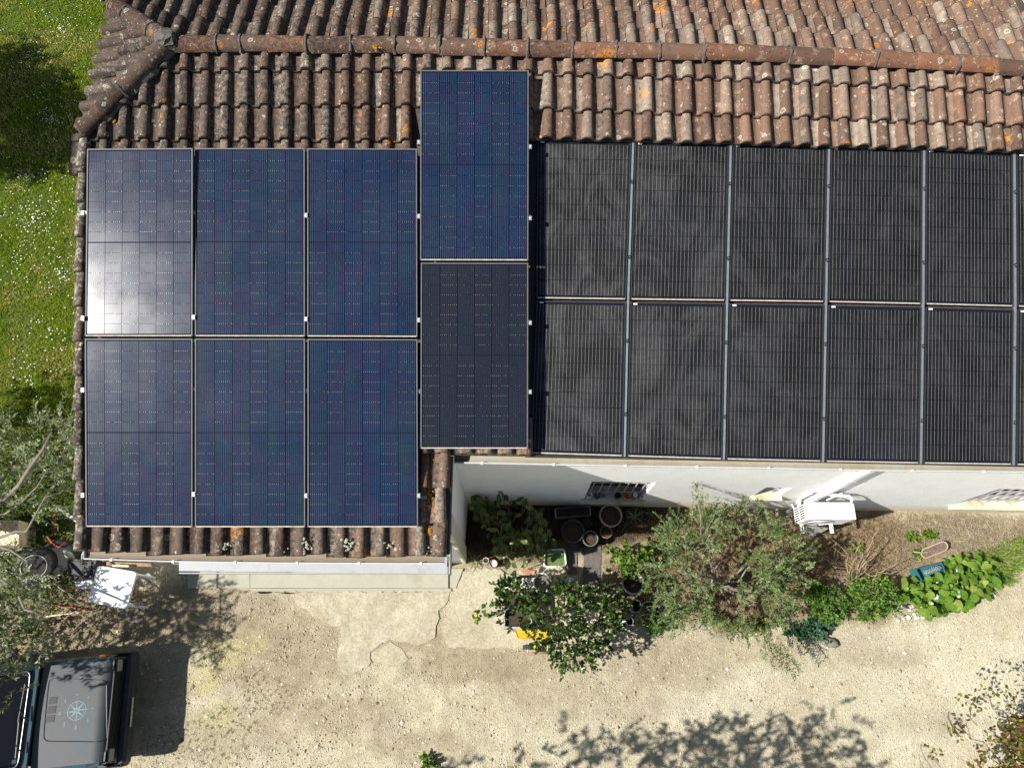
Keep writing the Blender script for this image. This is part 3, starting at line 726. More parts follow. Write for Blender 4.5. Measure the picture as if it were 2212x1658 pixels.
def build_gutter(lo, io, zo, nb, sm='silt'):
    lipf, inf = ip(lo), ip(io); xs_ = np.linspace(lo[0][0], lo[-1][0], 14)
    pl = [zo(x, lipf(x)) for x in xs_]; pi_ = [zo(x, inf(x)) for x in xs_]
    for a, b in zip(pl, pi_): b[2] = a[2]-.012
    lip, inn, silt = gutter(pl, pi_, '')
    g = obj('gutter', inn, MAT['zinc'], house, smooth=False)
    obj('silt', silt, MAT[sm], g); obj('lip', lip, MAT['zincw'], g)
    for x in np.linspace(lo[0][0]+60, lo[-1][0]-50, nb):
        a, b = zo(x, lipf(x)), zo(x, inf(x)); b[2] = a[2]+.004
        m = MB(); d = (a-b); m.box(a+np.array([0, 0, .006]), (.022, .05, .012)); m.box((a+b)/2+np.array([0, 0, .002]), (.018, np.linalg.norm(d), .004), m=0)
        m2 = MB(); m2.box(a+np.array([0, -.004, .004]), (.03, .03, .016)); obj('gutter_clip', m2, MAT['zincw'], g)
    return g
GZ = 3.81
g1 = build_gutter([(981, 998.5), (1348, 1005.5), (1620, 1010), (1900, 1015.5), (2330, 1020)], [(981, 977), (1348, 983), (1620, 990), (1900, 994), (2330, 999)], lambda x, y: G(x, y, GZ), 9)
WZ = 3.39
g2 = build_gutter([(181, 1206), (363, 1211.7), (600, 1215), (959, 1216.3)], [(181, 1186), (363, 1190), (600, 1194), (959, 1196)], lambda x, y: G(x, y, WZ), 6, 'siltbrown')
# canopy sheet over the garage door
a, b, c, d = G(386.6, 1232.5, 2.25), G(965.7, 1239, 2.25), G(965.7, 1203, 2.31), G(386.6, 1198, 2.31)
m = MB(); m.hexa([p-np.array([0, 0, .05]) for p in (a, b, c, d)], [a, b, c, d]); m.box((a+b)/2+np.array([0, -.006, -.045]), (np.linalg.norm(b-a), .012, .075))
obj('canopy', m, MAT['canopy'], house)
m = MB(); m.hexa([b+np.array([.02, 0, -.25]), b+np.array([.035, 0, -.25]), c+np.array([.035, .25, -.25]), c+np.array([.02, .25, -.25])], [b+np.array([.02, 0, 0]), b+np.array([.035, 0, 0]), c+np.array([.035, .25, 0]), c+np.array([.02, .25, 0])])
obj('canopy_cheek', m, MAT['canopy'], house)
# garage door in the wing front, and an added beige strip for the sunlit wall corner
m = MB(); m.box(((G(400, 1237)[0]+wcx-.25)/2, fwy-.03, 1.3), (wcx-.25-G(400, 1237)[0], .05, 2.5)); gd = obj('garage_door', m, MAT['canopy'], house)
for zc in (.3, .8, 1.3, 1.8, 2.3):
    m = MB(); m.box(((G(400, 1237)[0]+wcx-.25)/2, fwy-.06, zc), (wcx-.3-G(400, 1237)[0], .02, .44), bev=.006); obj('door_panel', m, MAT['canopy'], gd)
m = MB(); m.box((wcx+.015, wcy+.12, 1.4), (.05, .26, 2.8), bev=.01); obj('sunlit_corner_strip', m, simple('sunlit_corner_tone', (.62, .58, .46), .9, .15, 6, .3), house)
# verge edging board under the east edge tiles (dark painted)
m = MB(); m.tube([R(974, 985, -.05), R(966, 1196, -.05)], .03, 6); obj('verge_board', m, MAT['frame'], house)

# --- windows with iron bars, panes and sills
def window(o, nb, hb, kind):
    x0, x1, z0, z1 = o; f = MB()
    for (xa, xb, za, zb) in ((x0, x0+.05, z0, z1), (x1-.05, x1, z0, z1), (x0+.05, x1-.05, z0, z0+.05), (x0+.05, x1-.05, z1-.05, z1), ((x0+x1)/2-.035, (x0+x1)/2+.035, z0+.05, z1-.05)):
        f.hexa([wpt(xa, za, -.20), wpt(xb, za, -.20), wpt(xb, za, -.26), wpt(xa, za, -.26)], [wpt(xa, zb, -.20), wpt(xb, zb, -.20), wpt(xb, zb, -.26), wpt(xa, zb, -.26)])
    win = obj('window', f, simple('brown_window_frame', (.10, .06, .04), .6, .2, 12, .1), house)
    for xa, xb in ((x0+.05, (x0+x1)/2-.035), ((x0+x1)/2+.035, x1-.05)):
        p = MB(); p.hexa([wpt(xa, z0+.05, -.225), wpt(xb, z0+.05, -.225), wpt(xb, z0+.05, -.235), wpt(xa, z0+.05, -.235)], [wpt(xa, z1-.05, -.225), wpt(xb, z1-.05, -.225), wpt(xb, z1-.05, -.235), wpt(xa, z1-.05, -.235)]); obj('pane', p, MAT['glass'], win)
    for i in range(nb):
        x = x0+(x1-x0)*(i+.6)/(nb+.2); b = MB(); b.tube([wpt(x, z0+.02, -.055), wpt(x, z1, -.055)], .009, 6); obj('bar', b, MAT['bar'], win)
    for i in range(hb):
        z = z0+(z1-z0)*(i+.5)/hb; b = MB(); b.hexa([wpt(x0, z-.012, -.05), wpt(x1, z-.012, -.05), wpt(x1, z-.012, -.062), wpt(x0, z-.012, -.062)], [wpt(x0, z+.012, -.05), wpt(x1, z+.012, -.05), wpt(x1, z+.012, -.062), wpt(x0, z+.012, -.062)]); obj('crossbar', b, MAT['bar'], win)
    s = MB(); s.hexa([wpt(x0-.05, z0-.055, .07), wpt(x1+.05, z0-.055, .07), wpt(x1+.05, z0-.055, 0.003), wpt(x0-.05, z0-.055, 0.003)], [wpt(x0-.05, z0, .07), wpt(x1+.05, z0, .07), wpt(x1+.05, z0+.002, 0.003), wpt(x0-.05, z0+.002, 0.003)])
    s.hexa([wpt(x0, z0-.03, 0.003), wpt(x1, z0-.03, 0.003), wpt(x1, z0-.03, -.2), wpt(x0, z0-.03, -.2)], [wpt(x0, z0+.004, 0.003), wpt(x1, z0+.004, 0.003), wpt(x1, z0+.012, -.2), wpt(x0, z0+.012, -.2)])
    obj('sill', s, MAT['sill'], win); return win
win1 = window(o1, 7, 2, 0); win2 = window(o2, 2, 1, 0); win3 = window(o3, 8, 4, 0)
# vertical downpipe on the south wall
xp = wx(W(1688, 1104.5)); pm = MB(); pm.box(wpt(xp, 2.2, .055), (.085, .07, 2.75), bev=.012)
dp = obj('downpipe', pm, MAT['white'], house); pm = MB(); pm.tube([wpt(xp, .02, .05), wpt(xp, .85, .05)], .035, 10); obj('pipe_foot', pm, MAT['rail'], dp)
for z in (1.1, 2.3, 3.2):
    q = MB(); q.box(wpt(xp, z, .05), (.11, .085, .03)); obj('pipe_bracket', q, MAT['zinc'], dp)

# ================================================================ SOLAR PANELS
def frame_lerp(c, s, t):   # c = TL TR BL BR
    return (c[0]*(1-s)+c[1]*s)*(1-t)+(c[2]*(1-s)+c[3]*s)*t
def unit_cell(name, mat, bev):
    m = MB(); m.box((.5, .5, 0), (1, 1, 1)); me = m.mesh(name, mat); return me
CB = unit_cell('cell', MAT['cellb'], 0); CK = unit_cell('cell', MAT['cellk'], 0); CG = unit_cell('cell', MAT['cellg'], 0)
def panel(corners_o, h, label, group, ncol, nrow, kind, cme=None):
    hh_ = h if isinstance(h, tuple) else (h, h); hh_ = hh_ if len(hh_) == 4 else (hh_[0], hh_[0], hh_[1], hh_[1]); c = [R(x, y, hh_[i]) for i, (x, y) in enumerate(corners_o)]; ctr = sum(c)/4; RN = np.cross(c[1]-c[2], c[0]-c[3]); RN = RN/np.linalg.norm(RN)
    ob = thing('solar_panel', label, 'solar panel', ctr, group)
    wdt = np.linalg.norm(c[1]-c[0]); hgt = np.linalg.norm(c[2]-c[0]); fw = .013 if kind == 'b' else .014
    a, b = fw/wdt, fw/hgt; th = .035; fr = MB()
    P = lambda s, t, d=0.0: frame_lerp(c, s, t)+RN*d
    def bar(s0, s1, t0, t1, m):
        fr.hexa([P(s0, t1, -th), P(s1, t1, -th), P(s1, t0, -th), P(s0, t0, -th)], [P(s0, t1), P(s1, t1), P(s1, t0), P(s0, t0)], m)
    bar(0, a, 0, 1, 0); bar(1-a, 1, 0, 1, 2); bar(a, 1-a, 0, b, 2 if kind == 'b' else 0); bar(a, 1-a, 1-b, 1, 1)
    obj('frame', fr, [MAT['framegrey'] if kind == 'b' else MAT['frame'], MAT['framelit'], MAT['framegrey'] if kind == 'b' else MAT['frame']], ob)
    bk = MB(); bk.hexa([P(a, 1-b, -.014), P(1-a, 1-b, -.014), P(1-a, b, -.014), P(a, b, -.014)], [P(a, 1-b, -.0088), P(1-a, 1-b, -.0088), P(1-a, b, -.0088), P(a, b, -.0088)])
    obj('backsheet', bk, MAT['back'], ob)
    ma, mb_ = a+.007/wdt, b+(.012 if kind == 'b' else .022)/hgt
    gapc, gapr = (.0042/wdt, .0030/hgt) if kind == 'b' else (.0024/wdt, .0024/hgt); mid = .009/hgt if kind == 'b' else 0
    cw = (1-2*ma)/ncol; ch = (1-2*mb_-mid)/nrow; bus = MB()
    for i in range(ncol):
        for j in range(nrow):
            s0 = ma+cw*i+gapc/2; t0 = mb_+ch*j+(mid if j >= nrow//2 else 0)+gapr/2
            o = P(s0, t0+ch-gapr, -.0052); u = P(s0+cw-gapc, t0+ch-gapr, -.0052)-o; v = P(s0, t0, -.0052)-o
            inst(cme or (CB if kind == 'b' else CK), 'cell', ob, mat4(u, v, RN*.0018, o))
    if kind == 'k':
        for i in range(ncol):
            for q in range(4):
                s = ma+cw*(i+(q+.5)/4); hw = .0013/wdt
                for j in range(nrow):
                    t0 = mb_+ch*j+.003/hgt; t1 = mb_+ch*(j+1)-.003/hgt
                    bus.add([P(s-hw, t1, -.0038), P(s+hw, t1, -.0038), P(s+hw, t0, -.0038), P(s-hw, t0, -.0038)], [(0, 1, 2, 3)])
        obj('busbars', bus, MAT['bus'], ob, kind='stuff')
        st = MB(); x0, y0 = .035/wdt, .012/hgt
        st.hexa([P(x0, y0+.016/hgt, -.006), P(x0+.04/wdt, y0+.016/hgt, -.006), P(x0+.04/wdt, y0, -.006), P(x0, y0, -.006)], [P(x0, y0+.016/hgt, .0008), P(x0+.04/wdt, y0+.016/hgt, .0008), P(x0+.04/wdt, y0, .0008), P(x0, y0, .0008)])
        obj('label_sticker', st, MAT['sticker'], ob)
    else:
        # bright ribbon ends showing in the gaps between cells, every second column
        par = rng.integers(0, 2)
        for i in range(ncol):
            on = (i % 2) == par
            for j in range(1, nrow):
                if j == nrow//2: par_ = True; continue
                t0 = mb_+ch*j+(mid if j > nrow//2 else 0)
                kk = on if j < nrow//2 else not on
                for q in range(9):
                    if rng.random() > (.80 if kk else .16): continue
                    s = ma+cw*(i+(q+.5)/9); hw = .0021/wdt; hh = (.0021 if kk else .0012)/hgt
                    bus.add([P(s-hw, t0+hh, -.0035), P(s+hw, t0+hh, -.0035), P(s+hw, t0-hh, -.0035), P(s-hw, t0-hh, -.0035)], [(0, 1, 2, 3)])
        obj('ribbon_ends', bus, MAT['dash'], ob, kind='stuff')
    return ob
HB = .160
gB = 'blue solar panels on rails over the tiles'
BL = [
 ([(188, 321.5), (416, 320), (183.5, 726), (415.5, 726)], 'blue solar panel with the white sun glare at its left edge'),
 ([(421, 320), (658, 320), (421, 726), (658.5, 726.5)], 'blue solar panel between the sun-glared panel and the shorter upper row end'),
 ([(663.5, 320.5), (900.5, 321), (663.5, 726.5), (901.5, 727.5)], 'blue solar panel left of the tall pair, in the upper row of the wing array'),
 ([(183, 731), (415.5, 731), (185, 1137), (415.5, 1138)], 'blue solar panel at the lower outer corner above the car and junk pile'),
 ([(421, 731), (658.5, 731), (421, 1138), (659, 1138)], 'blue solar panel at the middle of the row just above the wing gutter'),
 ([(664, 731.5), (901.5, 732.5), (664, 1138), (903, 1138)], 'blue solar panel nearest the orange-lichened tile verge above the wing gutter'),
 ([(908, 151.5), (1142, 152), (907.5, 562), (1141, 562.5)], 'blue solar panel reaching highest, set just under the roof ridge'),
 ([(909, 567), (1141, 567.5), (908, 968.5), (1140.5, 968.5)], 'darker greyish blue panel below the highest one, beside the black array'),
]
for c, l in BL: panel(c, HB+.012 if c[0][0] > 905 else ((HB+.004, HB+.050, HB-.048, HB-.002) if c[0][1] < 500 and c[0][0] < 300 else (HB+.004, HB-.010) if c[0][1] < 500 else (HB+.045, HB-.010)), l, gB, 6, 18, 'b', CG if l.startswith('darker') else None)
# black in-roof array
topf = ip([(1160, 302.5), (1368, 306), (1579, 310.5), (1791, 317), (1997, 322.5), (2200, 331), (2420, 340)])
mu = ip([(1160, 644), (1416, 647.5), (1650, 650.4), (1720, 651), (1884, 654), (2159, 661), (2420, 668)])
ml = ip([(1160, 649), (1416, 653), (1650, 656), (1720, 657), (1884, 660), (2159, 667), (2420, 674)])
bf = ip([(1147, 978.5), (1350, 985), (1560, 991.5), (1770, 996.5), (1985, 1000.5), (2190, 1003.5), (2420, 1008)])
RT_ = [1368, 1579, 1791.5, 1997, 2192, 2385]; RM = [1357, 1571, 1785, 1995, 2194, 2391]; RB = [1350, 1564.5, 1779, 1990.5, 2191, 2390]
HK = -.035; gK = 'black solar panels set into the main roof'
LT = ['black solar panel with the dustiest swirls, top corner beside the highest blue panel', 'black solar panel second along the tiles from the tall blue pair', 'black solar panel in the middle of the upper row under the tile edge', 'black solar panel fourth along the upper row from the blue ones', 'black solar panel last whole one of the upper row', 'black solar panel cut by the photo edge, upper row']
LB = ['black solar panel just above the window with the flower pots', 'black solar panel over the wall stretch right of the pot window', 'black solar panel straight above the small wall recess', 'black solar panel directly above the air conditioner', 'black solar panel last whole one above the gutter', 'black solar panel cut by the photo edge, just above the gutter']
for i in range(6):
    lt, lm, lb = (1161, 1159, 1146.5) if i == 0 else (RT_[i-1]+4, RM[i-1]+4.5, RB[i-1]+4.5)
    rt, rm_, rb = RT_[i]-4, RM[i]-4.5, RB[i]-4.5
    panel([(lt, topf(lt)), (rt, topf(rt)), (lm, mu(lm)), (rm_, mu(rm_))], HK, LT[i], gK, 6, 10, 'k')
    panel([(lm, ml(lm)), (rm_, ml(rm_)), (lb, bf(lb)), (rb, bf(rb))], HK, LB[i], gK, 6, 10, 'k')
# rails and clamps
def rail(pts, h, wpx, label, name='mounting_rail', mat='rail', group='grey rails between the black panels', th=.03):
    m = MB(); ps = [R(x, y, h) for x, y in pts]
    for a, b in zip(ps[:-1], ps[1:]):
        v = b-a; v /= np.linalg.norm(v); u = np.cross(v, RN); w_ = wpx*.0049/2
        m.hexa([a-u*w_-RN*th, a+u*w_-RN*th, b+u*w_-RN*th, b-u*w_-RN*th], [a-u*w_, a+u*w_, b+u*w_, b-u*w_])
    t_ = thing(name, label, 'rail', sum(ps)/len(ps), group); obj('bar', m, MAT[mat], t_); return t_, ps
rl = ['first grey rail beside the dustiest black panels', 'second grey rail, left of the small wall recess', 'third grey rail, left of the air conditioner line', 'fourth grey rail, right of the air conditioner line', 'grey rail beside the photo edge between black panels']
def clamp(p, name, label, parent=None, big=1.0, mat='clamp', grp=None, rot=0.0):
    u = np.array([math.cos(rot), math.sin(rot)*math.cos(ROOF_A), math.sin(rot)*math.sin(ROOF_A)]); v = np.cross(RN, u); rt = np.stack([u, v, RN], 1)
    t_ = parent
    m = MB(); m.box(p, (.030*big, .042*big, .008), rot=rt, bev=.002); m.box(p-RN*.02, (.018*big, .038*big, .035), rot=rt)
    c_ = obj(name, m, MAT[mat], t_); b_ = MB(); b_.tube([p+RN*.003, p+RN*.011], .006*big, 6); obj('bolt', b_, MAT['white' if mat == 'clamp' else 'rail'], c_)
for i in range(5):
    t_, ps = rail([(RT_[i], topf(RT_[i])-2), (RM[i], mu(RM[i])+2), (RB[i]-.5, bf(RB[i])+1)], HK+.006, 4.2, rl[i])
    for fr_ in (.26, .73):
        for A, B in ((ps[0], ps[1]), (ps[1], ps[2])):
            p = A+(B-A)*fr_; clamp(p+RN*.004, 'clamp', '', t_, .95, 'black', rot=rng.uniform(-.2, .5))
ylist = {416: (459, 685, 840, 1067), 661: (465, 689, 843, 1070), 904.5: (467, 691, 845, 1070)}
railn = ['aluminium rail under the upper half of the upper blue row', 'aluminium rail under the lower half of the upper blue row', 'aluminium rail under the upper half of the lower blue row', 'aluminium rail just above the wing eave under the blue panels']
for k in range(4):
    y = [459, 686, 841, 1068][k]
    t_, ps = rail([(175, y), (1146 if k < 3 else 921, y+6)], HB-.086, 7, railn[k], group='aluminium rails under the blue panels', th=.04)
    for xx in ylist: clamp(R(xx+ (0 if xx != 416 else 2), ylist[xx][k], HB+.004), 'clamp', '', t_, 1.15)
    clamp(R(178.5, y+1, HB-.02), 'clamp', '', t_, 1.15)
    if k < 3: clamp(R(1145.5, (471, 697, 846)[k], HB+.004), 'clamp', '', t_, 1.1)
t_, ps = rail([(903, 309), (1147, 318)], HB-.036, 7, 'aluminium rail under the highest blue panel near the ridge', group='aluminium rails under the blue panels', th=.04)
clamp(R(1145.5, 317, HB+.004), 'clamp', '', t_, 1.1); clamp(R(904.5, 307, HB+.004), 'clamp', '', t_, 1.1)
# flashing tray round the black array (dark, left in shade of the tall blue pair)
m = MB(); q = [R(1143, 303, -.075), R(1160, 303, -.075), R(1147, 980, -.075), R(1133, 980, -.075)]; m.hexa([p-RN*.02 for p in (q[3], q[2], q[1], q[0])], [q[3], q[2], q[1], q[0]])
q = [R(1150, 290, -.07), R(2420, 330, -.07), R(2420, 345, -.07), R(1150, 306, -.07)]; m.hexa([p-RN*.02 for p in (q[3], q[2], q[1], q[0])], [q[3], q[2], q[1], q[0]])
q = [R(1147, 975, -.075), R(2420, 1004, -.075), R(2420, 1012, -.085), R(1135, 984, -.085)]; m.hexa([p-RN*.02 for p in (q[3], q[2], q[1], q[0])], [q[3], q[2], q[1], q[0]])
obj('flashing', m, MAT['black'], roof)
# ================================================================ PLANTS: helpers
MAT['leaf'] = leafmat('leaf', .42, .28); MAT['olive'] = leafmat('olive_leaf', .5, .15, .35); MAT['gloss'] = leafmat('glossy_leaf', .28, .22, .5)
MAT['grass'] = leafmat('grass_blade', .8, .4, .05); MAT['petal'] = simple('daisy_petal', (.80, .80, .76), .7, .05, 30, 0)
MAT['bark'] = simple('grey_bark', (.17, .15, .125), .95, .35, 18, .6, 40); MAT['twig'] = simple('dry_twig', (.27, .20, .13), .95, .35, 18, .3)
MAT['stone'] = colmat('stone', .95, .2, .4)
def G3(ox, oy, z): return G(ox, oy, z)
def insample(poly, n, dens=None):
    poly = np.asarray(poly, float); lo, hi = poly.min(0), poly.max(0); out = []
    while len(out) < n:
        q = rng.uniform(lo, hi, (n*2, 2)); ok = inpoly(q[:, 0], q[:, 1], poly)
        if dens is not None: ok &= rng.random(len(q)) < dens(q[:, 0], q[:, 1])
        out += list(q[ok])
    return np.array(out[:n])
def unit(v): return v/(np.linalg.norm(v, axis=-1, keepdims=True)+1e-9)
def twigs(lm, tm, bases, dirs, tl, nl, ll, lw, pal, spread=.8, hexa=False, tr=.0025, pair=True, fold=.3):
    """leafy twigs: bases/dirs arrays; leaves in pairs along each twig"""
    P, D, N, C, Ls = [], [], [], [], []
    for b, d in zip(bases, dirs):
        d = unit(d); L = tl*rng.uniform(.6, 1.35); bend = rng.normal(0, .25, 3); bend[2] -= .15
        pts = [b+d*L*s+bend*L*s*s*.6 for s in (0, .35, .7, 1.0)]
        if tr: tm.tube(pts, [tr*1.3, tr*1.1, tr*.8, tr*.4], 4, caps=False)
        n = max(3, int(nl*rng.uniform(.7, 1.3))); cb = pal[rng.integers(0, len(pal))]*rng.uniform(.8, 1.2)
        for k in range(n):
            s = .12+.88*(k+.5)/n; p = b+d*L*s+bend*L*s*s*.6
            for sg in ((1, -1) if pair else (1,)):
                o = rng.normal(0, 1, 3); o -= d*np.dot(o, d); o = unit(o)
                if sg < 0: o = -o_prev+rng.normal(0, .25, 3)
                o_prev = o
                P.append(p); D.append(d*(.55+.5*s)+o*spread); nn = np.array([0, 0, 1.0])+rng.normal(0, .45, 3); N.append(nn)
                C.append(cb*rng.uniform(.75, 1.3)); Ls.append(ll*rng.uniform(.65, 1.2))
    Ls = np.array(Ls); lm.leaves(P, D, N, Ls, Ls*lw, np.array(C), fold, hexa)
def dome_points(poly, n, ctr, rad, z0, z1, dens=None, edge=.55):
    q = insample(poly, n, dens); r = np.clip(np.hypot((q[:, 0]-ctr[0])/rad[0], (q[:, 1]-ctr[1])/rad[1]), 0, 1.15)
    zt = z0+(z1-z0)*(1-edge*r**2); z = zt-rng.random(n)**1.6*(zt-z0)*.8
    return np.array([G(a[0], a[1], h) for a, h in zip(q, z)]), r
def limb(tm, a, b, r0, r1, sag=.15, n=6, seg=7):
    a, b = np.asarray(a), np.asarray(b); L = np.linalg.norm(b-a); j = rng.normal(0, .06*L, 3); j2 = rng.normal(0, .03*L, (n, 3)); pts = []
    for k in range(n):
        s = k/(n-1); pts.append(a+(b-a)*s+j*math.sin(math.pi*s)+np.array([0, 0, sag*L*math.sin(math.pi*s)])*.5+(j2[k] if 0 < k < n-1 else 0))
    tm.tube(pts, np.linspace(r0, r1, n), seg); return pts

# ---------------------------------------------------------------- lawn, daisies, undergrowth
def lawn_blades():
    n = 78000; q = np.stack([rng.uniform(-90, 262, n*2), rng.uniform(-40, 1010, n*2)], 1)
    P = np.array([G(a, b, 0) for a, b in q]) if False else None
    r = np.stack([(q[:, 0]-CX)/FO, st+(CY-q[:, 1])/FO*ct, -ct+(CY-q[:, 1])/FO*st], 1); s = -CAM_H/r[:, 2]; P = r*s[:, None]; P[:, 2] = 0
    # even out density by area: accept with probability proportional to s^3
    ok = rng.random(len(P)) < (s/s.max())**2.0; P = P[ok][:n]; k = len(P)
    dry = fbm(P[:, 0], P[:, 1], 1.3, 21); cl = fbm(P[:, 0], P[:, 1], 4.0, 5); thin = (fbm(P[:, 0], P[:, 1], 2.4, 31) > .34) | (rng.random(k) < .35)
    P, dry, cl = P[thin], dry[thin], cl[thin]; k = len(P)
    g1_, g2_, g3_, d1 = np.array([.165, .265, .010]), np.array([.30, .37, .022]), np.array([.075, .165, .010]), np.array([.48, .42, .14])
    t_ = rng.random((k, 1)); C = g1_*(1-t_)+g2_*t_; C = np.where((cl[:, None] > .55), C*.6+g3_*.4, C)
    pd = np.clip((dry-.47)/.12, 0, 1)*.55+.03; C = np.where((rng.random(k) < pd)[:, None], d1*rng.uniform(.7, 1.2, (k, 1)), C)
    ang = rng.uniform(0, 2*np.pi, k); tilt = rng.uniform(.45, 1.3, k)
    D = np.stack([np.cos(ang)*np.sin(tilt), np.sin(ang)*np.sin(tilt), np.cos(tilt)], 1); N = np.stack([-np.cos(ang)*.8, -np.sin(ang)*.8, np.full(k, .6)], 1)+rng.normal(0, .3, (k, 3))
    L = rng.uniform(.035, .095, k)*(.7+.6*cl); m = MB(); m.leaves(P, D, N, L, rng.uniform(.0035, .0065, k), C, .3, False); return m
gr = obj('grass', lawn_blades(), MAT['grass'], kind='stuff', colattr=True); tag(gr, 'unmown green lawn grass with dry tufts beside the house', 'grass')
dz = MB()
for cx_, cy_, rx_, ry_, n in ((70, 470, 110, 110, 330), (130, 590, 60, 60, 90), (130, 60, 100, 70, 170), (110, 250, 90, 110, 210), (60, 130, 90, 60, 60), (110, 720, 70, 60, 60), (60, 820, 80, 60, 70), (60, 380, 80, 50, 80), (40, 560, 60, 70, 60)):
    for _ in range(n):
        if rng.random() < .3: continue
        a, r_ = rng.uniform(0, 6.28), abs(rng.normal(0, .85)); ox, oy = cx_+rx_*r_*math.cos(a), cy_+ry_*r_*math.sin(a)
        if ox > 235-oy*.07: continue
        dz.blob(G(ox, oy, rng.uniform(.05, .10)), np.array([1, 1, .35])*rng.uniform(.007, .0125), jit=.15, n=0)
tag(obj('daisies', dz, MAT['petal'], kind='stuff'), 'small white daisies scattered over the lawn', 'daisies')
ug = MB(); poly = [(-60, 890), (60, 880), (165, 905), (172, 1190), (160, 1300), (60, 1400), (-60, 1420)]
q = insample(poly, 9000, lambda x, y: np.where(fbm(x/60, y/60, 1.0, 8) > .44, 1.0, .15)); k = len(q)
P = np.array([G(a, b, h) for (a, b), h in zip(q, rng.uniform(.02, .22, k))]); ang = rng.uniform(0, 6.28, k); tl = rng.uniform(.2, 1.3, k)
D = np.stack([np.cos(ang)*np.sin(tl), np.sin(ang)*np.sin(tl), .25+.6*np.cos(tl)], 1); N = np.array([0, 0, 1.0])+rng.normal(0, .4, (k, 3))
pal = np.array([[.055, .105, .016], [.085, .14, .022], [.035, .07, .014], [.13, .16, .04]]); C = pal[rng.integers(0, 4, k)]*rng.uniform(.7, 1.2, (k, 1))
L = rng.uniform(.025, .06, k); ug.leaves(P, D, N, L, L*.33, C, .2, True)
tag(obj('undergrowth', ug, MAT['leaf'], kind='stuff', colattr=True), 'low green weeds under the silvery tree beside the lawn', 'weeds')
# gravel: loose pebbles
pb = MB(); n = 15000; q = np.stack([rng.uniform(60, 2260, n), rng.uniform(1230, 1690, n)], 1)
hid = (fbm(q[:, 0]/170, q[:, 1]/170, 1.0, 17) > .40) | (rng.random(n) < .25)
bedm = inpoly(q[:, 0], q[:, 1], [(1330, 1100), (2230, 1100), (2230, 1170), (1950, 1300), (1750, 1370), (1330, 1330)])
for a, b in q[hid & ~bedm]:
    s_ = rng.choice([.006, .008, .011, .016, .024], p=[.34, .33, .22, .09, .02])*rng.uniform(.8, 1.2); tone = rng.choice(4, p=[.35, .35, .2, .1])
    c_ = np.array([[.46, .40, .28], [.34, .28, .185], [.62, .57, .46], [.20, .155, .10]][tone])*rng.uniform(.85, 1.15)
    pb.blob(G(a, b, s_*.25), np.array([rng.uniform(.8, 1.3), rng.uniform(.8, 1.3), .6])*s_, jit=.25, col_=c_, n=0)
tag(obj('gravel', pb, MAT['stone'], kind='stuff', colattr=True), 'loose pale pebbles strewn over the yard', 'gravel')

# ---------------------------------------------------------------- the olive shrub in the bed
OLP = [np.array(c) for c in ((.075, .128, .028), (.10, .15, .045), (.05, .09, .018), (.16, .20, .09))]
oc = lambda x, y: (1296+x*.2866, 993.7+y*.2866)
opoly = [oc(*p) for p in ((480, 500), (560, 430), (740, 400), (960, 390), (1090, 340), (1250, 430), (1400, 520), (1520, 620), (1560, 760), (1520, 900), (1440, 1060), (1360, 1180), (1300, 1270), (1180, 1320), (1050, 1290), (950, 1260), (700, 1190), (560, 1210), (420, 1270), (340, 1150), (330, 950), (390, 820), (500, 640))]
holes = [(820, 800, 90), (1090, 860, 90), (1080, 1000, 120), (900, 930, 70), (1180, 830, 60), (1250, 1080, 80), (960, 1090, 60), (1110, 690, 60)]
def odens(x, y):
    d = .06+.94*(fbm(x/34, y/34, 1.0, 77) > .49); cx_, cy_ = (x-1296)/.2866, (y-993.7)/.2866
    for hx, hy, hr in holes: d = np.where(np.hypot(cx_-hx, cy_-hy) < hr, d*.12, d)
    return d
ot = thing('olive_shrub', 'wide grey-green olive shrub with pale forked limbs in the bed under the wall', 'shrub', G(1545, 1268, 0))
lm, tm = MB(), MB(); P, r_ = dome_points(opoly, 800, (1560, 1215), (190, 140), .25, 1.9, odens)
root = G(1545, 1266, 0); ctr3 = root+np.array([0, .1, .6])
D = unit(P-ctr3)*.45+rng.normal(0, .7, P.shape); D[:, 2] = np.abs(D[:, 2])*.5+.1
twigs(lm, tm, P, D, .20, 8, .050, .21, OLP, tr=.0016)
q = insample([oc(700, 225), oc(760, 215), oc(830, 330), oc(740, 400), oc(690, 330)], 10); Pq = np.array([G(a, b, 1.75) for a, b in q]); twigs(lm, tm, Pq, np.tile([0, 1., .3], (10, 1)), .2, 6, .05, .15, OLP)
q = insample([oc(1150, 1300), oc(1330, 1280), oc(1480, 1500), oc(1380, 1560), oc(1210, 1440)], 34); Pq = np.array([G(a, b, .7) for a, b in q]); twigs(lm, tm, Pq, np.tile([.3, -1., .1], (34, 1)), .2, 6, .05, .15, OLP)
obj('foliage', lm, MAT['olive'], ot, kind='stuff', colattr=True); obj('twigs', tm, MAT['twig'], ot, kind='stuff')
tr = MB(); f1 = G(1553, 1262, .55); limb(tr, root, f1, .055, .045, 0, 5, 9); obj('trunk', tr, MAT['bark'], ot, smooth=True)
tips = [(oc(905, 770), 1.25), (oc(1010, 985), .95), (oc(1150, 780), 1.3), (oc(700, 700), 1.3), (oc(560, 800), 1.2), (oc(620, 1050), 1.0), (oc(1250, 650), 1.4), (oc(1180, 1070), .9), (oc(830, 560), 1.5), (oc(1350, 900), 1.1), (oc(990, 1100), .8), (oc(740, 330), 1.7)]
for (a, b), z in tips:
    t_ = MB(); limb(t_, f1+rng.normal(0, .02, 3), G(a, b, z), .024, .008, .1, 6, 7); obj('branch', t_, MAT['bark'], ot, smooth=True)

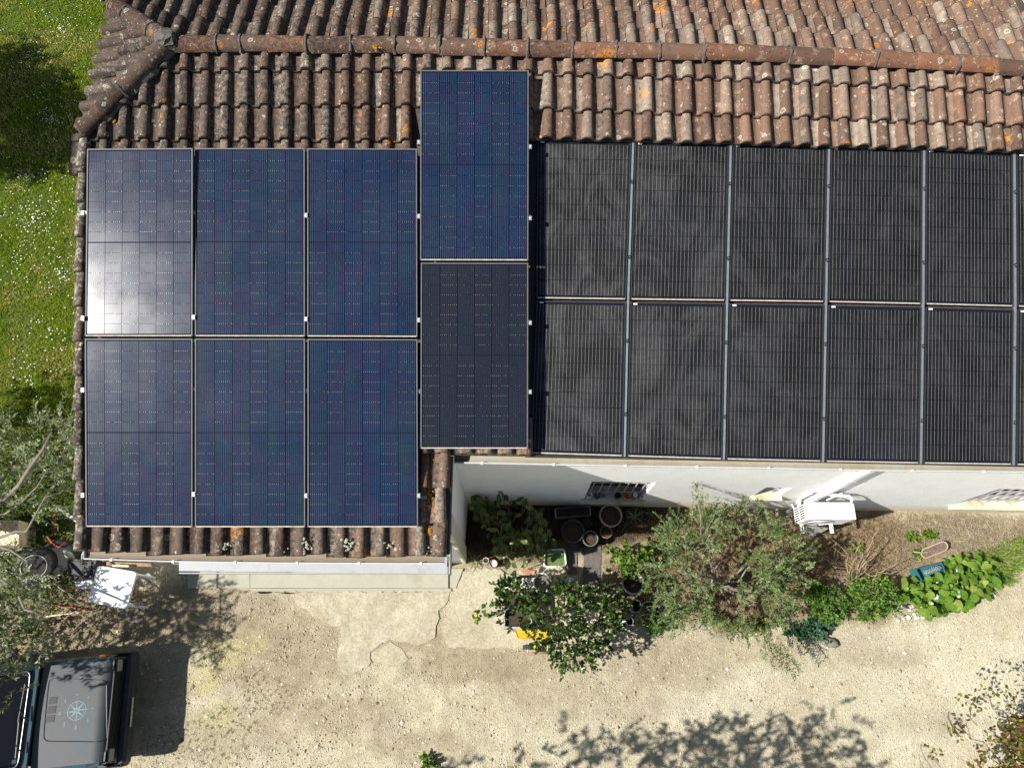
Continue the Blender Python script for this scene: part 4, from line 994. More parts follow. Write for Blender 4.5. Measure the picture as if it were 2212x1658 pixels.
# ---------------------------------------------------------------- the big olive at the lawn edge (trunk outside the picture)
lt = thing('olive_tree', 'silvery olive tree reaching in over the lawn edge and the parked car', 'tree', G(-95, 1160, 0))
lm, tm = MB(), MB()
pA = [(-190, 900), (0, 905), (50, 900), (95, 905), (140, 915), (158, 965), (155, 1040), (140, 1085), (112, 1110), (118, 1150), (60, 1118), (30, 1120), (-60, 1125), (-190, 1200)]
pB = [(-190, 1190), (-40, 1180), (40, 1185), (80, 1215), (98, 1270), (96, 1330), (110, 1385), (95, 1412), (50, 1400), (20, 1425), (-10, 1470), (-60, 1500), (-190, 1440)]
for poly, n, z1 in ((pA, 430, 2.7), (pB, 380, 2.3)):
    P, r_ = dome_points(poly, n, (-60, 1150), (230, 280), 1.0 if z1 > 2.5 else .7, 2.1 if z1 > 2.5 else 1.5, lambda x, y: .2+.8*(fbm(x/36, y/36, 1.0, 41) > .44))
    o = G(-90, 1150, 1.3); D = unit(P-o)*.8+rng.normal(0, .5, P.shape); twigs(lm, tm, P, D, .24, 9, .056, .19, [np.array(c) for c in ((.15, .195, .085), (.21, .25, .14), (.10, .145, .05), (.29, .32, .21))])
for (a, b, z, n) in ((115, 925, 2.4, 14), (135, 900, 2.2, 9), (150, 960, 2.1, 10), (35, 1420, 1.9, 12), (20, 1460, 1.9, 8), (-40, 1440, 2.0, 26), (-70, 1480, 2.1, 30), (-100, 1520, 2.2, 26)):
    Pq = np.array([G(a, b, z)]*n)+rng.normal(0, .13, (n, 3)); D = rng.normal(0, 1, (n, 3)); twigs(lm, tm, Pq, D, .2, 7, .055, .14, OLP)
obj('foliage', lm, MAT['olive'], lt, kind='stuff', colattr=True); obj('twigs', tm, MAT['twig'], lt, kind='stuff')
t_ = MB(); limb(t_, G(-95, 1160, 0), G(-85, 1150, 1.25), .12, .10, 0, 5, 10); obj('trunk', t_, MAT['bark'], lt, smooth=True)
s0 = G(-85, 1150, 1.25); t_ = MB(); t_.tube([s0, G(0, 1086, 1.8), G(40, 1050, 2.0), G(66, 1008, 2.15), G(92, 972, 2.3), G(112, 932, 2.45)], [.06, .034, .028, .024, .016, .007], 8); obj('branch', t_, MAT['bark'], lt, smooth=True)
for a, b, z in ((100, 1018, 2.2), (60, 1230, 1.9), (80, 1360, 1.8), (20, 1440, 1.9), (140, 1060, 2.1), (-90, 1500, 2.1)):
    t_ = MB(); limb(t_, s0, G(a, b, z), .03, .006, .1, 7, 6); obj('branch', t_, MAT['bark'], lt, smooth=True)

# ---------------------------------------------------------------- lemon bush in its tub
cc5 = lambda x, y: (1019.6+x*.1668, 1192.4+y*.1668)
lpoly = [cc5(*p) for p in ((320, 380), (420, 340), (640, 350), (840, 450), (900, 540), (1050, 450), (1100, 330), (1160, 360), (1200, 450), (1390, 480), (1620, 450), (1680, 350), (1740, 400), (1740, 540), (2000, 560), (2060, 680), (1920, 760), (1940, 960), (1780, 1040), (1700, 1200), (1600, 1250), (1590, 1430), (1500, 1460), (1400, 1430), (1250, 1470), (1200, 1490), (1060, 1420), (980, 1250), (800, 1230), (770, 1110), (800, 1000), (560, 1040), (450, 990), (440, 950), (330, 900), (330, 800), (380, 700), (320, 560))]
CIT = [np.array(c) for c in ((.018, .048, .007), (.028, .07, .010), (.013, .035, .006), (.05, .10, .014), (.075, .125, .02))]
lb = thing('lemon_bush', 'glossy dark green lemon bush with a few yellow lemons beside the concrete apron', 'shrub', G(1205, 1330, 0))
lm, tm = MB(), MB()
def ldens(x, y):
    d = .35+.65*(fbm(x/24, y/24, 1.0, 61) > .38); cx_, cy_ = (x-1019.6)/.1668, (y-1192.4)/.1668
    for hx, hy, hr in ((560, 880, 150), (960, 760, 90), (1520, 820, 110), (880, 1020, 60), (560, 640, 70), (1290, 1130, 70), (780, 480, 70)): d = np.where(np.hypot(cx_-hx, cy_-hy) < hr, d*.15, d)
    return d
P, r_ = dome_points(lpoly, 850, (1205, 1330), (170, 120), .45, 1.35, ldens, .45); o = G(1205, 1330, .4)
D = unit(P-o)*.7+rng.normal(0, .4, P.shape)+np.array([0, 0, .35]); twigs(lm, tm, P, D, .10, 7, .060, .27, CIT, .75, True, .003, False, .22)
P2_ = np.array([G(*cc5(a, b), .95) for a, b in ((130, 780), (190, 650), (250, 800), (100, 710), (230, 730), (290, 820), (150, 830), (350, 700), (60, 870), (30, 830))]); twigs(lm, tm, P2_, rng.normal(0, 1, P2_.shape)+np.array([-1, 0, .3]), .07, 5, .075, .34, [np.array((.08, .15, .02)), np.array((.05, .11, .016))], .8, True, .003, False, .1)
obj('foliage', lm, MAT['gloss'], lb, kind='stuff', colattr=True); obj('twigs', tm, MAT['twig'], lb, kind='stuff')
t_ = MB(); limb(t_, G(1195, 1335, .02), G(1205, 1330, .5), .028, .022, 0, 5, 8); obj('trunk', t_, MAT['bark'], lb, smooth=True)
for a, b in ((130, 780), (700, 600), (1200, 560), (1800, 640), (1700, 1000), (1150, 1300), (1450, 1350)):
    t_ = MB(); limb(t_, G(1203, 1332, .45), G(*cc5(a, b), .9), .014, .005, .15, 6, 6); obj('branch', t_, MAT['bark'], lb, smooth=True)
MAT['lemon'] = simple('lemon_skin', (.75, .50, .02), .45, .1, 20, .1)
for a, b, z in ((55, 812, 1.0), (1155, 738, 1.3), (822, 1222, .9), (1850, 650, 1.1)):
    m = MB(); p = G(*cc5(a, b), z); m.lathe(p-np.array([0, 0, .03]), [(.004, -.012), (.014, -.004), (.023, .012), (.026, .026), (.023, .042), (.013, .056), (.004, .064)], 10); obj('lemon', m, MAT['lemon'], lb, smooth=True)

# ---------------------------------------------------------------- leaf-by-leaf plants
def leaf_mesh(name, w, mat, cup=.18, wav=.05, heart=False):
    m = MB(); n = 6; v = []; 
    for i in range(n+1):
        s = i/n; hw = w*math.sin(math.pi*min(s*.92+.05, 1))**.75 if 0 < i < n else (w*.25 if i == 0 and heart else .01)
        for k, t_ in enumerate((-1, 0, 1)):
            v.append((t_*hw, s-(.06 if heart and i == 0 and t_ else 0), cup*hw*abs(t_)+wav*math.sin(s*5+t_)*abs(t_)-.22*s*s))
    f = []
    for i in range(n):
        for k in range(2): f.append((i*3+k, i*3+k+1, (i+1)*3+k+1, (i+1)*3+k))
    m.add(v, f); me = m.mesh(name, mat); me.polygons.foreach_set('use_smooth', [True]*len(me.polygons)); return me
def leaf_obj_mat(name, ramp, rough=.35, trans=.28):
    t = NT(name); c = t.ramp(t.rand(), ramp); u = t.objc(); x, y, z = t.sep(u)
    vein = t.math('LESS_THAN', t.math('ABSOLUTE', x), .018); c = t.mix(t.math('MULTIPLY', vein, .55), c, (.22, .27, .09))
    c = t.mix(1.0, c, t.ramp(t.noise(t.geo(), 26, 4), [(.3, .78), (.7, 1.2)]), 'MULTIPLY'); t.base(c); t.rough(rough); t.spec(.45)
    tr_ = t.n('ShaderNodeBsdfTranslucent'); t.l(t.mix(1.0, c, (1.25, 1.2, .45), 'MULTIPLY'), tr_.inputs[0]); mx = t.n('ShaderNodeMixShader'); mx.inputs[0].default_value = trans
    t.l(t.b.outputs[0], mx.inputs[1]); t.l(tr_.outputs[0], mx.inputs[2]); t.l(mx.outputs[0], t.o.inputs[0]); return t.mat
MAT['broad'] = leaf_obj_mat('broad_leaf', [(0, (.06, .14, .012)), (.45, (.10, .20, .018)), (.85, (.15, .245, .03)), (1, (.26, .33, .07))], .34)
MAT['dark'] = leaf_obj_mat('shade_leaf', [(0, (.035, .07, .012)), (.6, (.07, .12, .02)), (.9, (.12, .15, .03)), (1, (.25, .22, .04))], .35)
LFR = leaf_mesh('leaf', .40, MAT['broad'], .12, .05, True); LFD = leaf_mesh('leaf', .30, MAT['dark'], .2, .05)
def leaf_plant(root_ob, me, items, stem_mb=None, foot=None):
    for p, d, n, L in items:
        d = unit(np.asarray(d, float)); n = np.asarray(n, float); u = unit(np.cross(d, n)); n = np.cross(u, d)
        inst(me, 'leaf', root_ob, mat4(u*L, d*L, n*L, p))
        if stem_mb is not None: stem_mb.tube([np.array([p[0]-d[0]*.03, p[1]-d[1]*.03, 0.0])+ (foot if foot is not None else 0), (p*.6+np.array([p[0], p[1], 0])*.4), p], [.005, .004, .003], 5, caps=False, c=(.09, .17, .03))
sc_ = lambda x, y: (1901+x*.1406, 1149.3+y*.1406)
bp = thing('round_leaved_plant', 'bright green patch of big round leaves along the bed edge beside the teal planter', 'plant', G(2060, 1270, 0))
bpoly = [sc_(*p) for p in ((290, 900), (520, 740), (760, 700), (1030, 690), (1050, 560), (1040, 380), (1250, 330), (1600, 400), (1850, 520), (1880, 700), (1830, 800), (1700, 880), (1560, 1040), (1240, 1200), (880, 1290), (640, 1290), (600, 1060), (330, 1080))]
q = insample(bpoly, 288); it = []; sm = MB()
for a, b in q:
    z = rng.uniform(.06, .34); p = G(a, b, z); an = rng.uniform(0, 6.28); it.append((p, (math.cos(an), math.sin(an), rng.uniform(-.1, .5)), (rng.normal(0, .62), rng.normal(0, .62), 1), rng.uniform(.075, .145)))
for a, b in ((685, 1235), (820, 1200), (1785, 750), (1290, 960), (1100, 1130), (1200, 1110), (1380, 1100), (1450, 1000), (1530, 920)):
    an = rng.uniform(0, 6.28); L = .165; it.append((G(a*.1406+1901, b*.1406+1149.3, .36)-L*.5*np.array([math.cos(an), math.sin(an), 0]), (math.cos(an), math.sin(an), .1), (rng.normal(0, .2), rng.normal(0, .2), 1), L))
leaf_plant(bp, LFR, it, sm); obj('stems', sm, MAT['leaf'], bp, kind='stuff', colattr=True)
sp = thing('shade_plant', 'broad-leaved potted bush in the shaded corner of the two walls', 'plant', G(1095, 1150, 0))
ca = lambda x, y: (967.8+x*.172, 967.8+y*.172)
apoly = [ca(*p) for p in ((320, 520), (620, 530), (860, 600), (870, 690), (1180, 730), (1290, 860), (1290, 1080), (1350, 1180), (1280, 1300), (1050, 1420), (880, 1430), (700, 1390), (500, 1220), (480, 1010), (250, 830), (290, 700))]
q = insample(apoly, 190); it = []; sm = MB()
for a, b in q:
    z = rng.uniform(.25, 1.0); p = G(a, b, z); an = rng.uniform(0, 6.28); it.append((p, (math.cos(an), math.sin(an), rng.uniform(-.2, .5)), (rng.normal(0, .5), rng.normal(0, .5)-.1, 1), rng.uniform(.08, .15)))
for a, b, z in ((1000, 1230, .9), (1010, 1290, .95), (970, 1270, .85), (1060, 1330, .9), (1120, 1300, .8), (850, 1230, .8), (700, 1390, .5), (680, 1370, .5), (830, 1400, .5), (870, 1500, .45), (850, 1530, .45), (920, 1490, .45)):
    an = rng.uniform(0, 6.28); it.append((G(*ca(a, b), z), (math.cos(an), math.sin(an), .2), (rng.normal(0, .3), -.3, 1), rng.uniform(.09, .14)))
leaf_plant(sp, LFD, it, sm, np.array([0, 0, .2])); obj('stems', sm, MAT['twig'], sp, kind='stuff')
# strappy plants by the wall
def strap(name, label, o, n, L, colr, arch=.5, grp=None):
    t_ = thing(name, label, 'plant', o, grp); m = leaf_obj_mat(name+'_leaf', [(0, colr), (1, tuple(c*1.5 for c in colr))], .4); me = MB(); v = []; 
    for i in range(7):
        s = i/6; hw = .5*(1-s)**.5*(.6+.4*math.sin(math.pi*min(1, s+.2))); 
        for k in (-1, 0, 1): v.append((k*hw*.09, s*(1-.15*s), .25*abs(k)*hw*.09+arch*(s-s*s*1.2)))
    me.add(v, [(i*3+k, i*3+k+1, i*3+k+4, i*3+k+3) for i in range(6) for k in range(2)]); ms = me.mesh('leaf', m)
    for i in range(n):
        a = 6.283*i/n+rng.uniform(-.3, .3); d = np.array([math.cos(a), math.sin(a), rng.uniform(.05, .5)]); d = unit(d); u = unit(np.cross(d, (0, 0, 1))); l = L*rng.uniform(.7, 1.15)
        inst(ms, 'leaf', t_, mat4(u*l, d*l, np.cross(u, d)*l, np.asarray(o)+np.array([0, 0, .03])))
    return t_
strap('agave_plant', 'pale star-shaped succulent on the soil in the shade by the wall', G(1404.6, 1110.6, .05), 6, .17, (.10, .12, .06), .25)
strap('spider_plant', 'grassy arching plant in the dark pot next to the big terracotta pot', G(1369, 1116, .32), 9, .22, (.09, .12, .045), .5)
strap('strap_plant', 'thin pale green strappy plant at the foot of the wing wall corner', G(1024, 1214, .02), 9, .22, (.13, .16, .05), .5)
strap('iris_clump', 'small clump of sword leaves below the big terracotta pot', G(1352, 1133, .02), 8, .18, (.07, .11, .03), .4)
# leafy green shrubs at the bed edge, and sprouts
def shrub(name, label, cat, poly, n, z0, z1, pal, ll, lw, hexa=True, grp=None, tl=.10, nl=6, mat='leaf'):
    c = np.mean(np.array(poly), 0); t_ = thing(name, label, cat, G(c[0], c[1], 0), grp); lm, tm = MB(), MB()
    rad = (np.ptp(np.array(poly)[:, 0])/2, np.ptp(np.array(poly)[:, 1])/2); P, r = dome_points(poly, int(n*2.0), c, rad, z0, z1)
    D = unit(P-G(c[0], c[1], z0))*.6+rng.normal(0, .5, P.shape)+np.array([0, 0, .5]); twigs(lm, tm, P, D, tl, nl, ll, lw, pal, .7, hexa, .002, True, .2)
    obj('foliage', lm, MAT[mat], t_, kind='stuff', colattr=True); obj('twigs', tm, MAT['twig'], t_, kind='stuff'); return t_
BG = [np.array(c) for c in ((.065, .175, .012), (.10, .23, .018), (.045, .12, .012), (.15, .26, .03))]
cr = lambda x, y: (1694+x*.2866, 993.7+y*.2866)
shrub('green_shrub', 'dense bright green shrub between the olive shrub and the round-leaved plant', 'shrub', [cr(*p) for p in ((500, 900), (650, 880), (800, 930), (860, 1040), (830, 1120), (740, 1160), (640, 1215), (560, 1190), (500, 1050))], 210, .1, .55, BG, .034, .3)
shrub('box_shrub', 'darker green low shrub touching the right side of the olive shrub', 'shrub', [cr(*p) for p in ((200, 930), (290, 960), (420, 1000), (470, 1090), (430, 1180), (330, 1210), (240, 1170), (160, 1060))], 160, .1, .5, BG[:3], .034, .3)
shrub('blue_green_weed', 'low bluish green weed in the shade at the olive shrub foot', 'weed', [cr(*p) for p in ((30, 1270), (200, 1230), (340, 1240), (300, 1310), (160, 1340), (40, 1310))], 70, .03, .2, [np.array((.035, .10, .05)), np.array((.05, .13, .07))], .04, .4)
shrub('myrtle_bush', 'light green leggy bush just left of the olive shrub', 'shrub', [oc(*p) for p in ((60, 680), (200, 650), (330, 700), (420, 590), (440, 640), (330, 780), (280, 860), (180, 900), (160, 780), (70, 720))], 60, .2, .7, [np.array((.09, .165, .02)), np.array((.13, .21, .035))], .05, .38)
shrub('yellow_green_weed', 'yellow-green weed on the gravel at the near side of the olive shrub', 'weed', [oc(*p) for p in ((780, 1160), (900, 1170), (1000, 1230), (1250, 1200), (1300, 1260), (1100, 1290), (900, 1240), (800, 1220))], 60, .03, .2, [np.array((.15, .19, .025)), np.array((.10, .15, .02))], .035, .35)
shrub('green_weed', 'green weed under the left edge of the olive shrub', 'weed', [oc(*p) for p in ((350, 1200), (480, 1190), (500, 1260), (420, 1310), (350, 1280))], 40, .03, .25, BG, .032, .3)
shrub('sprout', 'small bright green seedling alone on the gravel at the photo bottom', 'plant', [(914, 1640), (932, 1640), (936, 1656), (918, 1658)], 9, .02, .08, [np.array((.10, .20, .02))], .055, .4, nl=4)
gp = 'yellow-green weed rosettes in the dry bed'
for a, b, rr, lb_ in ((1970, 1160, 9, 'yellow-green rosette weed just left of the air of the oval planter row, nearest the wall'), (2006, 1155, 8, 'pale green weed rosette above the oval planter'), (1985, 1195, 10, 'green weed touching the left tip of the oval planter'), (1850, 1183, 8, 'small dark green weed among the bare branches')):
    shrub('weed_rosette', {1970: 'yellow-green weed rosette standing alone on the dry soil nearest the wall', 2006: 'pale green weed rosette just above the oval planter', 1985: 'green weed touching the left tip of the oval planter', 1850: 'small dark green weed among the bare branches'}[a], 'weed', [(a-rr, b-rr*.6), (a+rr, b-rr*.6), (a+rr, b+rr*.6), (a-rr, b+rr*.6)], 16, .01, .09, [np.array((.16, .24, .03)), np.array((.10, .18, .02))], .04, .35, grp=gp, tl=.05)
# tufts at the right end of the bed
gt = MB(); q = insample([(2110, 1200), (2170, 1172), (2230, 1150), (2230, 1205), (2200, 1225), (2180, 1262), (2140, 1270), (2100, 1215)], 1500); k = len(q); P = np.array([G(a, b, 0) for a, b in q]); an = rng.uniform(0, 6.28, k); tl = rng.uniform(.3, 1.2, k)
D = np.stack([np.cos(an)*np.sin(tl), np.sin(an)*np.sin(tl), np.cos(tl)], 1); gt.leaves(P, D, np.array([0, 0, 1.])+rng.normal(0, .4, (k, 3)), rng.uniform(.08, .2, k), rng.uniform(.003, .006, k), np.array([[.20, .31, .04], [.31, .38, .09], [.12, .22, .03]])[rng.integers(0, 3, k)], .3, False)
tag(obj('tall_grass', gt, MAT['grass'], kind='stuff', colattr=True), 'long green grass at the far end of the bed by the photo edge', 'grass')
# dry straw and litter on the bed
dg = MB(); q = insample([(1700, 1112), (2230, 1116), (2230, 1175), (2100, 1195), (2000, 1180), (1960, 1240), (1760, 1260), (1690, 1200)], 5200); k = len(q); P = np.array([G(a, b, rng.uniform(.0, .05)) for a, b in q]); an = rng.uniform(0, 6.28, k)
D = np.stack([np.cos(an), np.sin(an), rng.uniform(-.1, .35, k)], 1); gx = np.clip((q[:, 0]-1880)/150, 0, 1)[:, None]
C = np.array([[.34, .27, .16], [.22, .15, .085], [.42, .36, .25], [.13, .085, .05]])[rng.integers(0, 4, k)]*(1-gx)+np.array([[.45, .40, .33], [.36, .31, .25], [.54, .50, .42], [.26, .21, .16]])[rng.integers(0, 4, k)]*gx
dg.leaves(P, D, np.array([0, 0, 1.])+rng.normal(0, .4, (k, 3)), rng.uniform(.04, .17, k), rng.uniform(.0018, .004, k), C, .3, False)
q = insample([(1340, 1090), (1720, 1105), (1960, 1130), (1960, 1260), (1700, 1330), (1300, 1290), (1300, 1170)], 3200); k = len(q); P = np.array([G(a, b, .012) for a, b in q]); an = rng.uniform(0, 6.28, k)
dg.leaves(P, np.stack([np.cos(an), np.sin(an), rng.uniform(-.1, .3, k)], 1), np.array([0, 0, 1.])+rng.normal(0, .5, (k, 3)), rng.uniform(.015, .045, k), rng.uniform(.004, .011, k), np.array([[.26, .18, .10], [.40, .31, .19], [.12, .08, .045], [.33, .20, .10]])[rng.integers(0, 4, k)], .2, True)
tag(obj('dry_litter', dg, MAT['grass'], kind='stuff', colattr=True), 'dry straw and fallen leaves covering the bed soil', 'leaf litter')
# the bare shrub
ds = thing('bare_shrub', 'leafless brown shrub with long bare branches under the air conditioner', 'shrub', G(1838, 1262, 0)); r0 = G(1838, 1262, 0)
ac_ = lambda x, y: (1641.8+x*.1562, 1011+y*.1562)
for (a, b), z in [((1640, 840), .7), ((1240, 1000), .8), ((1390, 980), .9), ((1020, 1100), .6), ((960, 960), .6), ((1960, 1290), .5), ((1600, 1180), .7), ((1580, 900), .8), ((860, 1220), .4), ((2000, 1370), .3), ((1420, 1150), .8), ((1180, 1250), .5)]:
    t_ = MB(); pts = limb(t_, r0, G(*ac_(a, b), z), .010, .003, .3, 7, 5)
    for _ in range(3):
        p = pts[rng.integers(2, 6)]; e = p+rng.normal(0, .16, 3); e[2] = max(e[2], .1); limb(t_, p, e, .003, .0012, .1, 5, 4)
    obj('branch', t_, MAT['twig'], ds)

# ---------------------------------------------------------------- reddish shrub at the lower right edge
rs = thing('red_leaved_shrub', 'thin shrub with reddish brown and olive leaves leaning in at the photo corner', 'shrub', G(2290, 1640, 0)); lm, tm = MB(), MB()
cg = lambda x, y: (1952.7+x*.1402, 1425.7+y*.1402)
RP_ = [np.array(c) for c in ((.10, .038, .016), (.13, .058, .02), (.12, .12, .018), (.18, .18, .03), (.06, .07, .012))]
cl_ = [((840, 540), 3), ((900, 560), 3), ((1040, 580), 9), ((1110, 700), 7), ((960, 740), 3), ((1330, 470), 9), ((1200, 525), 5), ((1420, 490), 4), ((1600, 480), 5), ((1620, 590), 6), ((1640, 700), 8), ((1740, 620), 4), ((690, 1040), 7), ((800, 1050), 12), ((830, 1150), 8), ((880, 1020), 3), ((1060, 1270), 6), ((1280, 1150), 5), ((1280, 1220), 7), ((1180, 1370), 9), ((1250, 1450), 9), ((1400, 1380), 6), ((410, 1360), 6), ((490, 1330), 2), ((500, 1490), 4), ((420, 1470), 3), ((1420, 950), 6), ((1450, 650), 3), ((1190, 1540), 8), ((1060, 1620), 10), ((1550, 950), 4)]
for (a, b), n in cl_:
    P = np.array([G(*cg(a, b), 1.15)]*n)+rng.normal(0, .035, (n, 3)); D = rng.normal(0, 1, (n, 3))*np.array([1, 1, .5]); C = np.array(RP_)[rng.integers(0, 5, n)]*rng.uniform(.8, 1.2, (n, 1)); L = rng.uniform(.042, .066, n); lm.leaves(P, D, np.array([0, 0, 1.])+rng.normal(0, .5, (n, 3)), L, L*.30, C, .15, True)
q = insample([cg(*p) for p in ((1500, 1000), (1700, 880), (2400, 800), (2500, 2000), (900, 2000), (1300, 1700), (1600, 1500), (1450, 1250))], 1900); P = np.array([G(a, b, rng.uniform(.8, 1.7)) for a, b in q]); k = len(q); D = rng.normal(0, 1, (k, 3)); C = np.array(RP_)[rng.integers(0, 5, k)]*rng.uniform(.8, 1.3, (k, 1)); L = rng.uniform(.045, .075, k); lm.leaves(P, D, np.array([0, 0, 1.])+rng.normal(0, .5, (k, 3)), L, L*.30, C, .15, True)
obj('foliage', lm, MAT['leaf'], rs, kind='stuff', colattr=True)
b0 = G(2290, 1650, .5); t_ = MB(); t_.tube([G(2290, 1640, 0), b0], [.04, .03], 8); obj('trunk', t_, MAT['bark'], rs)
for pts in ([(2300, 1600), (1850, 870), (1700, 660), (1560, 500), (1450, 410)], [(2300, 1500), (1830, 870), (1600, 800), (1400, 790)], [(1550, 1660), (1400, 1450), (1220, 1250), (1030, 1210), (990, 1060), (960, 950)], [(1700, 1900), (1560, 1660), (1330, 1500), (1290, 1380), (1080, 1250)], [(450, 1700), (320, 1500), (260, 1350), (280, 1250)], [(560, 1640), (430, 1480), (410, 1360)], [(1130, 1000), (1020, 890), (1030, 650)], [(2300, 1300), (1650, 820), (1520, 560)], [(320, 1700), (250, 1550), (230, 1430)]):
    m = MB(); m.tube([G(*cg(a, b), 1.12+.0*i) for i, (a, b) in enumerate(pts)], np.linspace(.011, .0035, len(pts)), 6); obj('branch', m, MAT['bark'], rs)

# ---------------------------------------------------------------- trees outside the picture whose shade falls into it
def shade_tree(label, shadow_pts, zr_, trunk_o, seed, dens=1.0, ll=.075, dy=0):
    """crown clumps placed where the sun has to cross them to shade the measured shadow patches"""
    k = SUN/SUN.z; base = np.mean([G(a, b, 0) for a, b, *_ in shadow_pts], 0); lm, tm = MB(), MB(); cs = []
    for a, b, rx_, n in shadow_pts:
        b += dy; z = rng.uniform(*zr_); c = G(a, b, 0)+np.array(k)*z; cs.append(c); sg = rx_/FO*11.3
        n = int(n*dens); P = c+rng.normal(0, 1, (n, 3))*np.array([sg, sg, sg*.6])*.55; D = rng.normal(0, 1, (n, 3)); twigs(lm, tm, P, D, .22, 5, ll, .26, [np.array((.05, .10, .02)), np.array((.08, .13, .03))], .8, True, .004, True, .2)
    tc = np.mean(cs, 0); foot = np.array([trunk_o[0], trunk_o[1], 0.0]); t_ = thing('shade_tree', label, 'tree', foot)
    obj('foliage', lm, MAT['leaf'], t_, kind='stuff', colattr=True); obj('twigs', tm, MAT['twig'], t_, kind='stuff')
    m = MB(); top = np.array([foot[0]*.6+tc[0]*.4, foot[1]*.6+tc[1]*.4, zr_[0]*.8]); limb(m, foot, top, .12, .07, 0, 6, 9); obj('trunk', m, MAT['bark'], t_, smooth=True)
    for c in cs: m = MB(); limb(m, top, c, .025, .007, .1, 6, 6); obj('branch', m, MAT['bark'], t_, smooth=True)
    return t_
shade_tree('leafy tree outside the lower photo edge whose shade crosses the gravel', [(1700, 1570, 40, 22), (1790, 1540, 22, 10), (1600, 1560, 34, 14), (1540, 1570, 24, 9), (1560, 1620, 60, 34), (1650, 1630, 50, 22), (1480, 1600, 50, 22), (1420, 1590, 34, 11), (1400, 1640, 50, 20), (1260, 1590, 34, 11), (1340, 1600, 34, 9), (1240, 1640, 40, 14), (1740, 1650, 60, 24), (1850, 1650, 50, 18), (1770, 1620, 30, 8), (1130, 1645, 26, 8), (1000, 1645, 26, 8)], (3.3, 4.0), (.2, -4.2), 1, 1.45, dy=22)
shade_tree('round tree standing off beyond the lawn that throws the dark patch on the grass', [(30, 130, 60, 40), (100, 190, 60, 50), (60, 260, 80, 80), (130, 300, 60, 50), (40, 340, 60, 50), (150, 235, 40, 30), (20, 200, 60, 40), (90, 350, 40, 26), (-60, 250, 120, 90), (170, 320, 30, 14)], (3.0, 4.2), (-13.5, 7.0), 2, 7.0)
shade_tree('tree left of the parked car that dapples the gravel past the white tabletop', [(400, 1330, 46, 26), (450, 1295, 40, 16), (370, 1385, 46, 22), (330, 1290, 50, 22), (430, 1350, 36, 12), (300, 1360, 50, 20), (480, 1275, 26, 6), (350, 1330, 40, 20)], (2.7, 3.3), (-10.0, -1.8), 4, 1.15)
shade_tree('tree beyond the lawn behind the silvery olive that darkens the grass by the verge', [(120, 850, 50, 30), (80, 880, 60, 40), (140, 900, 40, 26), (40, 860, 40, 20)], (2.6, 3.2), (-11.5, 2.6), 3)
# ================================================================ THINGS IN THE YARD
def rpx(px, ox, oy, z): return px/FO*((z-CAM_H)/ray(ox, oy)[2])
MAT['terra'] = simple('terracotta_pot', (.36, .17, .10), .85, .2, 14, .2, dirt=((.45, .38, .30), 8, .5, .5)); MAT['terrapale'] = simple('pale_terracotta_rim', (.38, .29, .23), .9, .15, 14, .2)
MAT['soil'] = simple('potting_soil', (.045, .032, .022), 1.0, .5, 40, .8, 70); MAT['dpot'] = simple('dark_plastic_pot', (.03, .03, .032), .5, .2, 10, .1)
MAT['gpot'] = simple('grey_plastic', (.30, .31, .32), .6, .15, 10, .1); MAT['wpot'] = simple('white_ceramic', (.70, .68, .62), .55, .12, 10, .1, dirt=((.35, .30, .22), 9, .55, .6))
MAT['teal'] = simple('teal_plastic', (.016, .12, .15), .45, .15, 8, .05); MAT['beige'] = simple('beige_plastic', (.62, .52, .36), .7, .15, 8, .1, dirt=((.35, .26, .15), 6, .52, .6))
MAT['rubber'] = simple('tyre_rubber', (.022, .022, .023), .8, .3, 20, .3); MAT['wood'] = simple('grey_board', (.15, .13, .115), .9, .4, 20, .4); MAT['brownwood'] = simple('brown_board', (.25, .16, .09), .85, .3, 14, .3)
MAT['red'] = simple('red_paint', (.30, .05, .025), .6, .3, 12, .1); MAT['alu'] = simple('bare_aluminium', (.62, .62, .60), .4, .12, 12, 0, metal=.4); MAT['yellow'] = simple('yellow_plastic', (.55, .31, .015), .45, .12, 6, .05)
MAT['mat'] = simple('ribbed_rubber_mat', (.14, .125, .11), .9, .2, 12, .2); MAT['marble'] = simple('grey_marble', (.42, .43, .43), .5, .15, 7, .05, dirt=((.55, .56, .56), 10, .55, .5))
MAT['rim'] = simple('wheel_rim_paint', (.50, .52, .47), .5, .2, 14, .1, dirt=((.16, .13, .08), 12, .5, .8)); MAT['whiteboard'] = simple('weathered_white_plastic', (.76, .77, .78), .5, .05, 6, .05, dirt=((.42, .43, .45), 7, .58, .55))
def pot(name, label, ox, oy, z, rp, mat, z0=0.0, grp=None, rimmat=None, soil=True, cat='pot', soilmat='soil', taper=.72, wall=.10):
    r = rpx(rp, ox, oy, z); c = G(ox, oy, z); h = z-z0; t_ = thing(name, label, cat, (c[0], c[1], z0), grp)
    b = MB(); o = np.array([c[0], c[1], z0]); b.lathe(o, [(r*taper, 0), (r*.93, h*.82), (r*.95, h*.82)], 24); b.lathe(o, [(r*(1-wall)*.95, h*.8), (r*(1-wall)*.8, h*.45), (.001, h*.42)], 24); obj('body', b, MAT[mat], t_, smooth=True)
    m = MB(); m.lathe(o, [(r*.94, h*.80), (r, h*.82), (r*1.01, h*.985), (r*.98, h), (r*(1-wall), h*.995), (r*(1-wall)*.97, h*.8)], 28); obj('rim', m, MAT[rimmat or mat], t_, smooth=True)
    if soil: m = MB(); m.lathe(o, [(r*(1-wall)*.97, h*.83), (r*.5, h*.86), (.001, h*.85)], 16); obj('soil', m, MAT[soilmat], t_)
    return t_
gP = 'pots and planters standing along the shaded wall'
